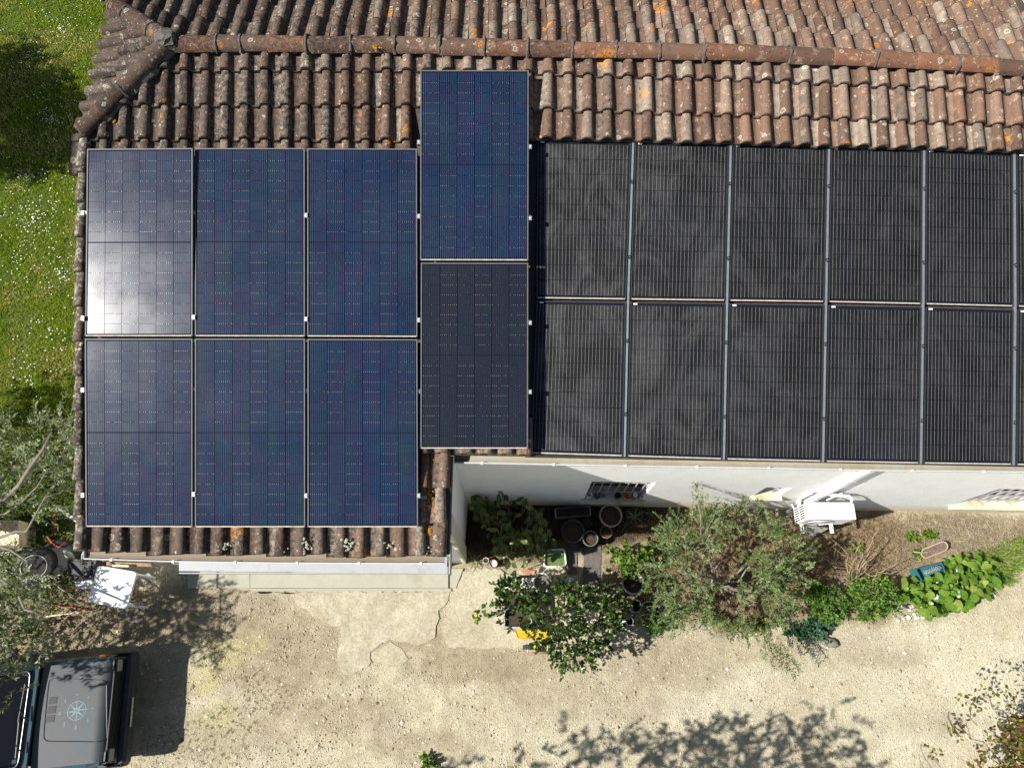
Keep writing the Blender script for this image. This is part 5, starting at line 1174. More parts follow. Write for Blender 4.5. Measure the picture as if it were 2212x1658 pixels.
pot('flower_pot', 'large round terracotta pot with pale thick rim under the pot window', 1319.8, 1112, .42, 24.6, 'terra', grp=gP, rimmat='terrapale', wall=.09)
pot('flower_pot', 'large dark plastic tub in full shade left of the big terracotta pot', 1238, 1146, .38, 25, 'dpot', grp=gP)
pot('flower_pot', 'dark round pot with pale lit edge at the end of the ribbed mat', 1275.7, 1162, .34, 17, 'dpot', grp=gP, rimmat='mat')
pot('flower_pot', 'small brown pot touching the big terracotta pot from below', 1309.5, 1148, .26, 13.5, 'dpot', grp=gP, rimmat='brownwood', soil=True)
pot('flower_pot', 'small dark pot between the seed tray and the ribbed mat', 1269, 1129.5, .25, 10, 'dpot', grp=gP)
pot('flower_pot', 'dark wide pot holding the grassy arching plant', 1370, 1113, .30, 18, 'dpot', grp=gP)
pot('flower_pot', 'small terracotta pot on the soil at the wing wall corner', 1066, 1216.5, .20, 8.6, 'terra', grp=gP, soilmat='wpot')
pot('flower_pot', 'little white pot leaning beside the small terracotta pot', 1049.5, 1210, .16, 6.5, 'wpot', grp=gP)
pot('flower_pot', 'round grey pot of earth on the marble plank beside the lemon bush', 1172.5, 1257.5, .62, 20.5, 'wpot', z0=.34, soilmat='mat', wall=.12)
pot('flower_pot', 'black pot with white shiny edge left of the olive shrub', 1368, 1258, .42, 24, 'dpot', rimmat='gpot')
pot('colander_pot', 'grey perforated pot between lemon bush and olive shrub', 1373, 1308, .30, 14, 'gpot', soil=False)
pot('small_pot', 'tiny round grey pot on the ground below the perforated one', 1360, 1340.5, .14, 8.6, 'gpot', soil=False)
pot('bowl', 'wide clear plastic bowl half under the olive shrub', 1404, 1322, .15, 24, 'gpot')
# pots on the window sill
gS = 'pots and jars on the window sill'
zs = o1[2]+.004
for ox, oy, rp, h, mt, lb_ in ((1272, 1069.5, 6.6, .16, 'wpot', 'white ceramic pot at the left end of the window sill'), (1290, 1069.5, 6.8, .10, 'mat', 'squat brown bowl beside the white pot on the sill'), (1302.5, 1069, 5.4, .13, 'gpot', 'grey jar next to the brown bowl on the sill'), (1334, 1069, 6.6, .17, 'dpot', 'black pot in the middle of the window sill'), (1353.5, 1073, 9.4, .17, 'terra', 'terracotta pot on the window sill, largest there'), (1371, 1072, 6.0, .20, 'wood', 'log-shaped pot with white cracked top on the sill'), (1388, 1074, 5.4, .13, 'wpot', 'small white jar at the right end of the sill')):
    c = W(ox, oy, .0); p = wpt(wx(W(ox, 1078, .02)), zs+h, .0)
    po = proj(p); r = rpx(rp, po[0], po[1], zs+h); t_ = thing('sill_pot', lb_, 'pot', (p[0], p[1], zs), gS); o = np.array([p[0], p[1], zs])-WNn*.03
    b = MB(); b.lathe(o, [(r*.78, 0), (r*.97, h*.8), (r, h*.82), (r, h), (r*.8, h*.99), (r*.72, h*.6), (.001, h*.58)] if mt != 'wood' else [(r*.95, 0), (r, h*.5), (r*.96, h)], 18); obj('body', b, MAT[mt], t_, smooth=(mt != 'wood'))
    if mt == 'wood': b = MB(); b.lathe(o+np.array([0, 0, h+.001]), [(r*.86, 0), (r*.84, .008), (.001, .010)], 14); obj('lid', b, MAT['wpot'], t_); b = MB(); b.box(o+np.array([0, 0, h+.013]), (r*.12, r*1.1, .004), rot=[[.9, -.4, 0], [.4, .9, 0], [0, 0, 1]]); obj('crack', b, MAT['dpot'], t_)
# seed tray, boards, ribbed mats
def tray(name, label, pts, z0, z1, mat, wall, cat, fillmat=None, fz=.5, grp=None, rimmat=None):
    c = [G(x, y, z1) for x, y in pts]; ctr = sum(c)/4; t_ = thing(name, label, cat, (ctr[0], ctr[1], z0), grp); m = MB()
    inn = [p+(ctr-p)*wall/np.linalg.norm(ctr-p)*1.3 for p in c]; dn = np.array([0, 0, z1-z0])
    for i in range(4):
        a, b, bi, ai = c[i], c[(i+1) % 4], inn[(i+1) % 4], inn[i]; m.hexa([ai-dn, bi-dn, b-dn, a-dn] if False else [a-dn, b-dn, bi-dn, ai-dn], [a, b, bi, ai])
    m.hexa([p-dn for p in inn], [p-dn*.93 for p in inn]); obj('body', m, MAT[mat], t_)
    if fillmat: m = MB(); q = [ctr+(p-ctr)*.99-dn*(1-fz) for p in inn]; m.add(q+[p-dn*.04 for p in q], [(0, 1, 2, 3), (0, 4, 5, 1), (1, 5, 6, 2), (2, 6, 7, 3), (3, 7, 4, 0)]); obj('filling', m, fillmat if not isinstance(fillmat, str) else MAT[fillmat], t_)
    return t_
tray('seed_tray', 'long black seed tray in deep shade against the wall', [(1200, 1118), (1277, 1112), (1275, 1092), (1199, 1097)], 0, .14, 'gpot', .012, 'tray', 'soil', .8)
t = NT('algae_water'); t.base(t.ramp(t.noise(t.geo(), 9, 4), [(.35, (.05, .115, .03)), (.7, (.13, .17, .05))])); t.rough(.12); t.spec(.5); MAT['algae'] = t.mat
def rounded(pts, n=4, k=.22):
    out = []
    for i in range(4):
        p, a, b = np.array(pts[i], float), np.array(pts[i-1], float), np.array(pts[(i+1) % 4], float)
        for q in np.linspace(0, 1, n): u = p+(a-p)*k; v = p+(b-p)*k; out.append((1-q)**2*u+2*q*(1-q)*p+q*q*v)
    return out
ring = rounded([(1173, 1225), (1225, 1223), (1221, 1184), (1176, 1186)]); t_ = thing('plastic_basin', 'white plastic basin full of green algae water by the shade edge', 'basin', G(1199, 1205, 0)); m = MB(); k = len(ring); ctr = np.mean(ring, 0)
oz = [G(*p, .17) for p in ring]; iz = [G(*(ctr+(p-ctr)*.90), .172) for p in ring]; ib = [G(*(ctr+(p-ctr)*.84), .09) for p in ring]; ob_ = [G(*(ctr+(p-ctr)*.93), .0) for p in ring]
m.add(ob_+oz+iz+ib, [(r_*k+j, r_*k+(j+1) % k, (r_+1)*k+(j+1) % k, (r_+1)*k+j) for r_ in range(3) for j in range(k)]); obj('body', m, MAT['white'], t_, smooth=True)
m = MB(); m.add([G(*(ctr+(p-ctr)*.865), .125) for p in ring], [tuple(range(k))]); obj('water', m, MAT['algae'], t_)
def mat_strip(label, pts, n):
    c = [G(x, y, .012) for x, y in pts]; ctr = sum(c)/4; t_ = thing('rubber_mat', label, 'mat', (ctr[0], ctr[1], 0), 'ribbed rubber mats on the soil'); m = MB(); m.hexa([p-np.array([0, 0, .02]) for p in c], c); obj('sheet', m, MAT['mat'], t_)
    rb = MB()
    for i in range(n):
        s0, s1 = (i+.2)/n, (i+.7)/n; L = lambda s, tt: (c[3]*(1-s)+c[2]*s)*(1-tt)+(c[0]*(1-s)+c[1]*s)*tt
        rb.hexa([L(s0, .99), L(s1, .99), L(s1, .01), L(s0, .01)], [L(s0, .99)+[0, 0, .006], L(s1, .99)+[0, 0, .006], L(s1, .01)+[0, 0, .006], L(s0, .01)+[0, 0, .006]])
    obj('ribs', rb, MAT['mat'], t_, kind='stuff')
mat_strip('ribbed grey rubber mat half in sun beside the algae basin', [(1258, 1262), (1297, 1262), (1299, 1180), (1262, 1180)], 14)
mat_strip('ribbed rubber mat in the shade next to the basin', [(1226, 1240), (1247, 1240), (1247, 1150), (1226, 1150)], 8)
t_ = thing('marble_plank', 'grey marble plank on blocks behind the lemon bush', 'plank', G(1162, 1260, 0)); m = MB(); c = [G(1085, 1272, .33), G(1240, 1266, .33), G(1239, 1246.5, .33), G(1085, 1248.5, .33)]; m.hexa([p-[0, 0, .04] for p in c], c); obj('top', m, MAT['marble'], t_)
for ox in (1100, 1225): m = MB(); p = G(ox, 1258, .30); m.box((p[0], p[1], .145), (.12, .13, .288), bev=.008); obj('block', m, MAT['gpot'], t_)
t_ = thing('broken_tile', 'broken terracotta tile piece lying by the round grey pot', 'tile', G(1143, 1238, .0)); m = MB(); m.prism([G(*cc5(*p))[:2] for p in ((640, 230), (700, 215), (820, 240), (800, 300), (720, 310), (640, 260))], .004, .03); obj('shard', m, MAT['terra'], t_)
# square grey tub of the lemon bush
c = [G(1087, 1357, .42), G(1150, 1358, .42), G(1146, 1276, .42), G(1087, 1276, .42)]
tray('planter_tub', 'square grey tub of dark soil under the left side of the lemon bush', [(1087, 1357), (1150, 1358), (1146, 1280), (1087, 1280)], 0, .42, 'gpot', .03, 'planter', 'soil', .85)
# yellow garden cart: tray, wheel, handle
t_ = thing('garden_cart', 'yellow plastic garden cart with grey wheel and brown handle under the lemon bush', 'cart', G(1160, 1385, 0))
m = MB(); c = [G(1118, 1377, .34), G(1190, 1383, .34), G(1193, 1364, .34), G(1112, 1358, .34)]; b_ = [G(1128, 1376, .12), G(1183, 1381, .12), G(1186, 1366, .12), G(1122, 1362, .12)]; m.hexa(b_, c); obj('tray', m, MAT['yellow'], t_)
m = MB(); m.hexa([p+[0, 0, .003] for p in c], [p+[0, 0, .012] for p in c]); 
for i in range(4): pass
m = MB(); m.tube(c+[c[0]], .012, 6); obj('tray_lip', m, MAT['yellow'], t_)
m = MB(); o = G(1147, 1397, .12); axm = np.array([[1, 0, 0], [0, 0, 1], [0, -1, 0]]); m.lathe(o, [(.05, -.03), (.115, -.032), (.12, -.02), (.12, .02), (.115, .032), (.05, .03)], 18, ax=axm); w_ = obj('wheel', m, MAT['rubber'], t_, smooth=True); m = MB(); m.lathe(o, [(.002, -.034), (.052, -.031), (.052, .031), (.002, .034)], 12, ax=axm); obj('hub', m, MAT['gpot'], w_)
m = MB(); m.tube([G(1136, 1413, .20), G(1160, 1409, .22), G(1188, 1408, .22)], [.022, .02, .018], 8); obj('handle', m, MAT['brownwood'], t_, smooth=True)
for ox in (1140, 1182): m = MB(); m.tube([G(ox, 1409, .21), G(ox+2, 1380, .2)], .009, 6); obj('shaft', m, MAT['alu'], t_)
# oval planter and teal planter with a bottle
t_ = thing('oval_planter', 'long oval stone-coloured planter of bare soil on the dry bed', 'planter', G(2019, 1187, 0)); m = MB(); dv = np.array([57.0, -23.0]); c2 = np.array([2019, 1187.0]); e = dv/np.linalg.norm(dv); pr = np.array([-e[1], e[0]])
def stad(hl, r, n=8): return [c2+e*(hl)+r*(math.cos(a)*e+math.sin(a)*pr) for a in np.linspace(-math.pi/2, math.pi/2, n)]+[c2-e*(hl)+r*(-math.cos(a)*e-math.sin(a)*pr) for a in np.linspace(-math.pi/2, math.pi/2, n)]
rings = [[G(*p, 0) for p in stad(19, 9)], [G(*p, .17) for p in stad(20, 11.3)], [G(*p, .172) for p in stad(20, 9.2)], [G(*p, .12) for p in stad(19.5, 8.6)]]; k = 16
m.add([p for r_ in rings for p in r_], [(r_*k+j, r_*k+(j+1) % k, (r_+1)*k+(j+1) % k, (r_+1)*k+j) for r_ in range(3) for j in range(k)]); obj('body', m, MAT['terrapale'], t_, smooth=True)
m = MB(); m.add([G(*p, .14) for p in stad(19.7, 8.9)], [tuple(range(k))]); obj('soil', m, simple('dry_potting_soil', (.13, .095, .07), 1, .5, 30, .8), t_); m = MB(); m.tube([G(1973, 1191, .25), G(1988, 1193, .24), G(2004, 1192, .17)], .006, 5); obj('dry_stalk', m, MAT['beige'], t_)
tl_ = tray('teal_planter', 'teal plastic planter box partly covered by the round leaves', [(1990, 1254), (2048, 1246), (2034, 1214), (1977, 1228)], 0, .20, 'teal', .014, 'planter', 'teal', .35)
t_ = thing('water_bottle', 'clear ribbed plastic water bottle lying across the teal planter', 'bottle', G(2018, 1229, .2)); A, B = G(1996, 1238, .235), G(2036, 1224, .235); v = B-A; L = np.linalg.norm(v); v /= L; u = unit(np.cross(v, (0, 0, 1))); axb = np.stack([u, np.cross(v, u), v], 1)
pr_ = [(.001, 0), (.040, .004)]; 
for i in range(9): pr_ += [(.045, .02+i*.020), (.041, .03+i*.020)]
pr_ += [(.045, .215), (.030, .25), (.014, .27), (.014, .285)]; s_ = L/.285
t2 = NT('clear_pet'); t2.base((.42, .50, .52)); t2.rough(.08); t2.b.inputs['Transmission Weight'].default_value = .75; t2.b.inputs['IOR'].default_value = 1.2; MAT['pet'] = t2.mat
m = MB(); m.lathe(A, [(r_, z*s_) for r_, z in pr_], 16, ax=axb); obj('body', m, MAT['pet'], t_, smooth=True); m = MB(); m.lathe(A, [(.016, .283*s_), (.017, .30*s_), (.001, .30*s_)], 12, ax=axb); obj('cap', m, MAT['teal'], t_)
# stones
gs = 'loose white stones at the bed edge'
stn = MB(); stn.blob((0, 0, 0), (1, .8, .5), jit=.22, n=1, col_=(.56, .53, .47)); SME = stn.mesh('stone', MAT['stone'], smooth=True, colattr=True)
for i in range(34):
    ox, oy = rng.normal(1985 if i < 26 else 1885, 15 if i < 26 else 6), rng.normal(1378 if i < 26 else 1300, 13 if i < 26 else 7)
    if i < 26: ox, oy = 1955+rng.uniform(-35, 40), 1312+rng.uniform(-12, 38)
    s = rng.uniform(.018, .042); o = bpy.data.objects.new('stone', SME); col.objects.link(o); o.location = tuple(G(ox, oy, s*.3)); o.scale = (s, s, s); o.rotation_euler = (rng.uniform(-.3, .3), rng.uniform(-.3, .3), rng.uniform(0, 6.28))
    tag(o, 'small rounded white stone in the loose patch at the tip of the green bed', 'stone', gs)
bs = MB(); bs.blob((0, 0, 0), (1, .55, .35), jit=.2, n=1, col_=(.20, .18, .145)); BSM = bs.mesh('border_stone', MAT['stone'], smooth=True, colattr=True)
for ox, oy, s, lb_ in ((1790, 1385, .13, 'rough brown border stone under the blue-green weed'), (1770, 1378, .11, 'flat border stone touching the olive shrub foot'), (1445, 1352, .10, 'grey border stone below the clear bowl'), (1530, 1350, .11, 'grey-brown border stone near the yellow-green weed'), (1860, 1316, .10, 'pale block half hidden between the two green shrubs')):
    o = bpy.data.objects.new('border_stone', BSM); col.objects.link(o); o.location = tuple(G(ox, oy, s*.2)); o.scale = (s*1.3, s, s); o.rotation_euler = (0, 0, rng.uniform(-.3, .3)); tag(o, lb_, 'stone', 'border stones of the bed')

# ---------------------------------------------------------------- air conditioner
x0, x1, yf, yb, z0, z1 = 4.066, 4.737, 1.732, 1.958, .91, 1.353
ac = thing('air_conditioner', 'white outdoor air conditioner unit on brackets against the house wall', 'air conditioner', ((x0+x1)/2, (yf+yb)/2, z0))
m = MB(); m.box(((x0+x1)/2, (yf+yb)/2, (z0+z1)/2), (x1-x0, yb-yf, z1-z0), bev=.012); body = obj('casing', m, MAT['white'], ac)
m = MB(); m.box(((x0+x1)/2, (yf+yb)/2, z1+.004), (x1-x0+.012, yb-yf+.012, .016), bev=.006); obj('lid', m, MAT['white'], ac)
fc = np.array([x0+.255, yf-.003, (z0+z1)/2]); axf = np.array([[1, 0, 0], [0, 0, 1], [0, -1, 0]]); 
m = MB(); m.lathe(fc, [(.178, -.010), (.178, .002), (.001, .004)], 28, ax=axf); fan = obj('fan_opening', m, MAT['black'], ac)
for r_ in (.04, .075, .11, .145, .178): m = MB(); m.tube([fc+np.array([r_*math.cos(a), -.012, r_*math.sin(a)]) for a in np.linspace(0, 2*math.pi, 25)], .0035, 5); obj('guard_ring', m, MAT['white' if r_ > .17 else 'gpot'], fan)
for a in np.linspace(0, math.pi, 5)[:-1]: m = MB(); m.tube([fc+np.array([.178*math.cos(a), -.012, .178*math.sin(a)]), fc-np.array([.178*math.cos(a), .012, .178*math.sin(a)])], .003, 5); obj('guard_spoke', m, MAT['gpot'], fan)
for i in range(6):
    for j in range(2): m = MB(); m.box((x0-.001, yf+.035+i*.032, z0+.12+j*.19), (.008, .015, .155)); obj('vent_slot', m, MAT['black'], ac)
for bx in (x0+.10, x1-.15):
    m = MB(); m.box((bx, (yf+2.09)/2-.06, z0-.022), (.04, 2.09-yf+.12, .035)); br = obj('bracket', m, MAT['white'], ac); m = MB(); m.box((bx, 2.085, z0+.20), (.04, .02, .52)); obj('upright', m, MAT['white'], br)
    m = MB(); m.tube([(bx, 2.08, z0-.28), (bx, yf+.05, z0-.03)], .012, 6); obj('strut', m, MAT['white'], br)
    m = MB(); m.box((bx, yf-.04, z0+.002), (.008, .06, .004)); obj('slot', m, MAT['black'], br)
m = MB(); m.tube([wpt(xp+.02, 1.42, .05), (xp+4.45-xp if False else x1-.28, 2.04, 1.47), (x1-.10, 2.03, 1.47), (x1-.05, 2.0, 1.45), (x1-.03, 1.95, 1.37)], .022, 8); obj('pipe', m, MAT['white'], ac, smooth=True)
m = MB(); m.tube([wpt(xp+.03, 1.36, .05), (x1-.2, 2.02, 1.44), (x1-.06, 1.97, 1.40), (x1-.055, 1.95, 1.30)], .006, 6); obj('cable', m, MAT['black'], ac)
t_ = thing('plastic_funnel', 'crumpled translucent plastic sheet hanging under the air conditioner', 'sheet', G(1768, 1160, .45)); m = MB()
pts = [G(*ac_(*p), z) for p, z in (((630, 800), .80), ((780, 810), .82), ((950, 830), .80), ((850, 890), .55), ((740, 915), .40), ((650, 930), .35), ((700, 985), .12), ((630, 870), .6))]
m.add(pts+[p+[0, .012, -.012] for p in pts], [(0, 7, 3, 1), (1, 3, 2), (7, 5, 4, 3), (5, 6, 4), (8, 9, 11, 15), (9, 10, 11), (15, 11, 12, 13), (13, 12, 14)]); obj('sheet', m, simple('clouded_plastic', (.48, .48, .42), .5, .3, 22, .3), t_)

# ---------------------------------------------------------------- junk corner
cj = lambda x, y: (x*.1824, 1080+y*.1824)
t_ = thing('white_table', 'square white plastic tabletop with rounded corners standing in the junk corner', 'table', G(242, 1270, 0)); zt = .72; ring = rounded([cj(1040, 1200), cj(1495, 1290), cj(1615, 850), cj(1155, 770)], 4, .09); k = len(ring)
top = [G(*p, zt) for p in ring]; m = MB(); m.add([p-[0, 0, .045] for p in top]+top, [tuple(range(k-1, -1, -1)), tuple(range(k, 2*k))]+[(i, (i+1) % k, k+(i+1) % k, k+i) for i in range(k)]); obj('top', m, MAT['whiteboard'], t_)
for p in (cj(1100, 1190), cj(1480, 1240), cj(1570, 870), cj(1180, 820)): q = G(*p, zt-.05); m = MB(); m.tube([q, (q[0], q[1], 0)], .022, 8); obj('leg', m, MAT['whiteboard'], t_)
for p in (cj(1240, 795), cj(1120, 995), cj(1515, 1170), cj(1600, 850)): m = MB(); m.lathe(G(*p, zt), [(.008, -.002), (.008, .004), (.001, .005)], 8); obj('bolt', m, MAT['dpot'], t_)
t_ = thing('spare_wheel', 'old spare wheel with rusty pale rim leaning among the weeds', 'wheel', G(76, 1222, .2)); o = G(76, 1224, .30); nrm = unit(np.array([.30, -.10, .9])); u = unit(np.cross(nrm, (0, 1, 0))); axw = np.stack([u, np.cross(nrm, u), nrm], 1)
m = MB(); m.lathe(o, [(.165, -.07), (.23, -.085), (.275, -.06), (.285, 0), (.275, .06), (.235, .085), (.175, .07)], 26, ax=axw); obj('tyre', m, MAT['rubber'], t_, smooth=True)
m = MB(); m.lathe(o, [(.001, -.02), (.06, -.01), (.075, .0), (.13, -.03), (.155, .03), (.178, .075), (.170, .082), (.150, .035), (.128, -.02), (.075, .012), (.001, .012)], 26, ax=axw); rim = obj('rim', m, MAT['rim'], t_, smooth=True)
for i in range(6): a = i*1.047; m = MB(); m.lathe(o+axw @ np.array([.10*math.cos(a), .10*math.sin(a), .003]), [(.016, 0), (.016, .012), (.001, .012)], 8, ax=axw); obj('slot', m, MAT['black'], rim)
t_ = thing('lattice_crate', 'cream plastic crate with diamond lattice at the photo edge', 'crate', G(10, 1150, 0)); c = [G(-40, 1176, .42), G(40, 1177, .42), G(40, 1123, .42), G(-40, 1123, .42)]; ctr = sum(c)/4; m = MB(); dn = np.array([0, 0, .42])
for i in range(4):
    a, b = c[i], c[(i+1) % 4]; n_ = unit(ctr-(a+b)/2)*.018; m.hexa([a-dn, b-dn, b-dn+n_, a-dn+n_], [a, b, b+n_, a+n_])
m.hexa([p-[0, 0, .06] for p in c], [p-[0, 0, .045] for p in c]); obj('box', m, MAT['beige'], t_)
for i in range(-3, 8):
    for sg in (1, -1):
        xa = c[0][0]+i*.085; ya, yb_ = c[0][1]+.012, c[2][1]-.012; L = yb_-ya; xb = xa+L*.85
        if sg < 0: xa, xb = xb, xa
        lo, hi = c[0][0]+.01, c[1][0]-.075
        if max(xa, xb) < lo or min(xa, xb) > hi: continue
        ts = [0, 1]
        f = lambda t: xa+(xb-xa)*t
        t0 = max(0, min((lo-xa)/(xb-xa), (hi-xa)/(xb-xa))); t1 = min(1, max((lo-xa)/(xb-xa), (hi-xa)/(xb-xa)))
        if t1-t0 < .1: continue
        m = MB(); m.tube([(f(t0), ya+L*t0, .425+(.004 if sg > 0 else 0)), (f(t1), ya+L*t1, .425+(.004 if sg > 0 else 0))], .006, 5); obj('slat', m, MAT['beige'], t_)
m = MB(); m.hexa([G(29, 1176, .42), G(31, 1176, .42), G(31, 1124, .42), G(29, 1124, .42)], [G(29, 1176, .44), G(31, 1176, .44), G(31, 1124, .44), G(29, 1124, .44)]); obj('rib', m, MAT['beige'], t_)
def stick(name, label, cat, pts, r, mat, seg=7, part='shaft', rr=None):
    P = [G(a, b, z) for a, b, z in pts]; t_ = thing(name, label, cat, P[0]); m = MB(); m.tube(P, rr if rr is not None else r, seg); obj(part, m, MAT[mat], t_, smooth=True); return t_
t_ = thing('aluminium_post', 'bare aluminium square post poking out from under the verge', 'post', G(140, 1108, .7)); A, B = G(127.7, 1101, .8), G(168, 1125, .75); v = unit(B-A); u = unit(np.cross(v, (0, 0, 1))); n_ = np.cross(u, v); m = MB(); h_ = .022
m.hexa([A-u*h_-n_*h_, B-u*h_-n_*h_, B+u*h_-n_*h_, A+u*h_-n_*h_], [A-u*h_+n_*h_, B-u*h_+n_*h_, B+u*h_+n_*h_, A+u*h_+n_*h_]); obj('shaft', m, MAT['alu'], t_)
stick('red_rod', 'upright rusty red rod among the weeds beside the verge', 'rod', [(118.6, 1110, .75), (117, 1135, .5), (115, 1154, .25)], .016, 'red')
stick('red_frame_bar', 'bent red bar lying just above the spare wheel', 'bar', [(102, 1158, .3), (112, 1172, .3), (127, 1182, .3), (142, 1170, .3)], .013, 'red')
stick('red_pipe', 'long thin red pipe on the ground below the white tabletop', 'pipe', [(95, 1304, .05), (150, 1310, .05), (204, 1318, .05)], .010, 'red')
stick('wooden_stick', 'long pale stick lying on the gravel between junk and car', 'stick', [(85.7, 1332.6, .03), (150, 1325, .05), (214, 1316.5, .06)], .011, 'beige')
stick('grey_branch', 'bent dead branch in front of the white tabletop', 'branch', [(104, 1247, .15), (130, 1270, .2), (152, 1283, .2), (192, 1288, .15)], .012, 'bark', rr=[.015, .013, .011, .006])
stick('thin_branch', 'thin dead branch crossing the junk heap', 'branch', [(150, 1287, .2), (176, 1298, .15), (196, 1306, .1)], .009, 'bark')
def board(label, pts, z, th, mat, name='board'):
    c = [G(a, b, z) for a, b in pts]; ctr = sum(c)/4; t_ = thing(name, label, name.split('_')[-1], (ctr[0], ctr[1], max(z-th, 0)), None); m = MB(); m.hexa([p-[0, 0, th] for p in c], c); obj('plank', m, MAT[mat], t_); return t_
board('weathered dark grey board leaning out below the white tabletop', [cj(1420, 1390), cj(1690, 1470), cj(1690, 1360), cj(1350, 1290)], .30, .03, 'wood')
board('narrow grey board end beside the white tabletop', [cj(1540, 1240), cj(1640, 1255), cj(1645, 1225), cj(1530, 1215)], .42, .03, 'gpot')
board('brown plank lying right under the wing gutter', [cj(1260, 775), cj(1800, 785), cj(1780, 745), cj(1260, 725)], 1.0, .03, 'brownwood')
board('pale wooden slat under the wing gutter', [cj(1330, 785), cj(1520, 790), cj(1520, 768), cj(1330, 762)], 1.08, .025, 'beige', 'lath')
board('white folded sheet stuck out left of the tabletop', [cj(910, 1048), cj(1085, 1040), cj(1095, 930), cj(885, 965)], .35, .012, 'whiteboard', 'plastic_sheet')
t_ = thing('black_tub', 'black moulded plastic tub under the end of the wing gutter', 'tub', G(176, 1226, 0)); c = [G(*cj(815, 945), .62), G(*cj(1110, 920), .62), G(*cj(1140, 700), .62), G(*cj(795, 690), .62)]; m = MB(); b_ = [p*[1, 1, 0]+(sum(c)/4-p)*[.12, .12, 0] for p in c]; m.hexa(b_, c); obj('body', m, MAT['dpot'], t_)
m = MB(); ctr = sum(c)/4; q = [ctr+(p-ctr)*.72+[0, 0, .004] for p in c]; m.hexa([p-[0, 0, .003] for p in q], [p+[0, 0, .022] for p in q]); obj('lid', m, MAT['black'], t_)
for i in range(3): m = MB(); p = G(*cj(1100, 765+i*45), .625); m.box(p+[0, 0, .006], (.05, .012, .02)); obj('rib', m, MAT['black'], t_)
t_ = thing('glass_bottle', 'pale green bottle standing against the black tub', 'bottle', G(158, 1202, 0)); m = MB(); m.lathe(G(*cj(850, 690), .55), [(.045, 0), (.047, .12), (.043, .16), (.02, .2), (.018, .25), (.022, .255), (.001, .256)], 14, ax=np.array([[1, 0, .12], [0, 1, .3], [-.12, -.3, 1]])); obj('body', m, simple('green_bottle_glass', (.30, .35, .26), .25, .1, 8, 0), t_, smooth=True)
m = MB(); m.tube([G(*cj(970, 690), 3.1), G(*cj(975, 640), 3.16), G(*cj(995, 600), 3.24)], .008, 6); m.tube([G(*cj(990, 690), 3.1), G(*cj(992, 600), 3.24)], .006, 5); obj('gutter_tie', m, MAT['zincw'], g2)
t_ = thing('old_tyre', 'bare black tyre in the dark behind the spare wheel', 'tyre', G(128, 1205, 0)); m = MB(); o = G(128, 1205, .18); m.lathe(o, [(.15, -.08), (.22, -.09), (.27, -.05), (.27, .05), (.22, .09), (.15, .08)], 22, ax=np.array([[1, 0, .3], [0, 1, 0], [-.3, 0, 1]])); obj('tread', m, MAT['rubber'], t_, smooth=True)
stick('dark_pole', 'dark pole lying among weeds below the lattice crate', 'pole', [(-20, 1192, .25), (20, 1184, .25), (48, 1182, .25)], .02, 'dpot')
# sticks and leaves tangle of the heap
hm = MB()
for _ in range(90):
    a, b = rng.uniform(95, 330), rng.uniform(1225, 1325); p = G(a, b, rng.uniform(.02, .2)); d = rng.normal(0, .14, 3); d[2] *= .3; hm.tube([p-d, p+d*.2+rng.normal(0, .02, 3), p+d], [.004, .004, .002], 4)
tag(obj('brushwood', hm, MAT['twig'], kind='stuff'), 'tangle of dead sticks around the junk corner', 'sticks')
# ================================================================ CAR
CY_ = math.radians(5.0); CO = np.array([-5.32, -.70, 0.0]); cR = np.array([[math.cos(CY_), -math.sin(CY_), 0], [math.sin(CY_), math.cos(CY_), 0], [0, 0, 1]])
def CL(ox, oy, z): return cR.T @ (G(ox, oy, z)-CO)
car = thing('parked_car', 'old faded blue small off-road car with a compass drawn on its bonnet', 'car', CO, rz=CY_)
def paint():
    t = NT('faded_blue_paint'); p = t.objc(); n = t.noise(p, 2.2, 5, .6); n2 = t.noise(p, 9, 6, .7)
    c = t.ramp(n, [(.36, (.074, .082, .090)), (.54, (.080, .084, .086)), (.70, (.042, .080, .11))])
    c = t.mix(t.ramp(n2, [(.5, 0.0), (.75, .35)]), c, (.10, .10, .10)); t.base(c); t.rough(.55); t.spec(.35); t.bump(t.noise(p, 60, 3), .05, .002); return t.mat
MAT['paint'] = paint(); MAT['bluepaint'] = simple('sound_blue_paint', (.026, .055, .075), .35, .15, 6, 0, coat=.3); MAT['plastic'] = simple('faded_black_plastic', (.028, .028, .030), .6, .2, 10, .05)
t = NT('windscreen_glass'); t.base((.02, .02, .02)); t.rough(.06); t.spec(.6); MAT['screen'] = t.mat
t = NT('lamp_glass'); t.base((.30, .30, .26)); t.rough(.15); t.spec(.6); MAT['lamp'] = t.mat
MAT['amber'] = simple('amber_lens', (.75, .20, .02), .3, .05, 8, 0); MAT['decal'] = simple('pale_blue_decal', (.15, .21, .25), .5, .08, 20, 0); MAT['seat'] = simple('dark_upholstery', (.03, .03, .035), .9, .2, 10, .1)
CW = .645
def cobj(n, m, mat, p=car, smooth=False): return obj(n, m, mat, p, smooth, local=True)
def hz(x, y):          # bonnet height
    s = np.clip((-x-.10)/.86, 0, 1); z = .775+.095*s-.028*(y/CW)**2
    f = np.clip((x+.20)/.14, 0, 1); return z-.10*f*f
def grid(xa, ya, zf, m=0):
    mb_ = MB(); nx_, ny_ = len(xa), len(ya); v = [(x, y, zf(x, y)) for x in xa for y in ya]
    mb_.add(v, [(i*ny_+j, (i+1)*ny_+j, (i+1)*ny_+j+1, i*ny_+j+1) for i in range(nx_-1) for j in range(ny_-1)], m); return mb_
xa = np.concatenate([np.linspace(-.96, -.24, 8), [-.20, -.16, -.12, -.09, -.07]]); ya = np.linspace(-CW+.02, CW-.02, 13)
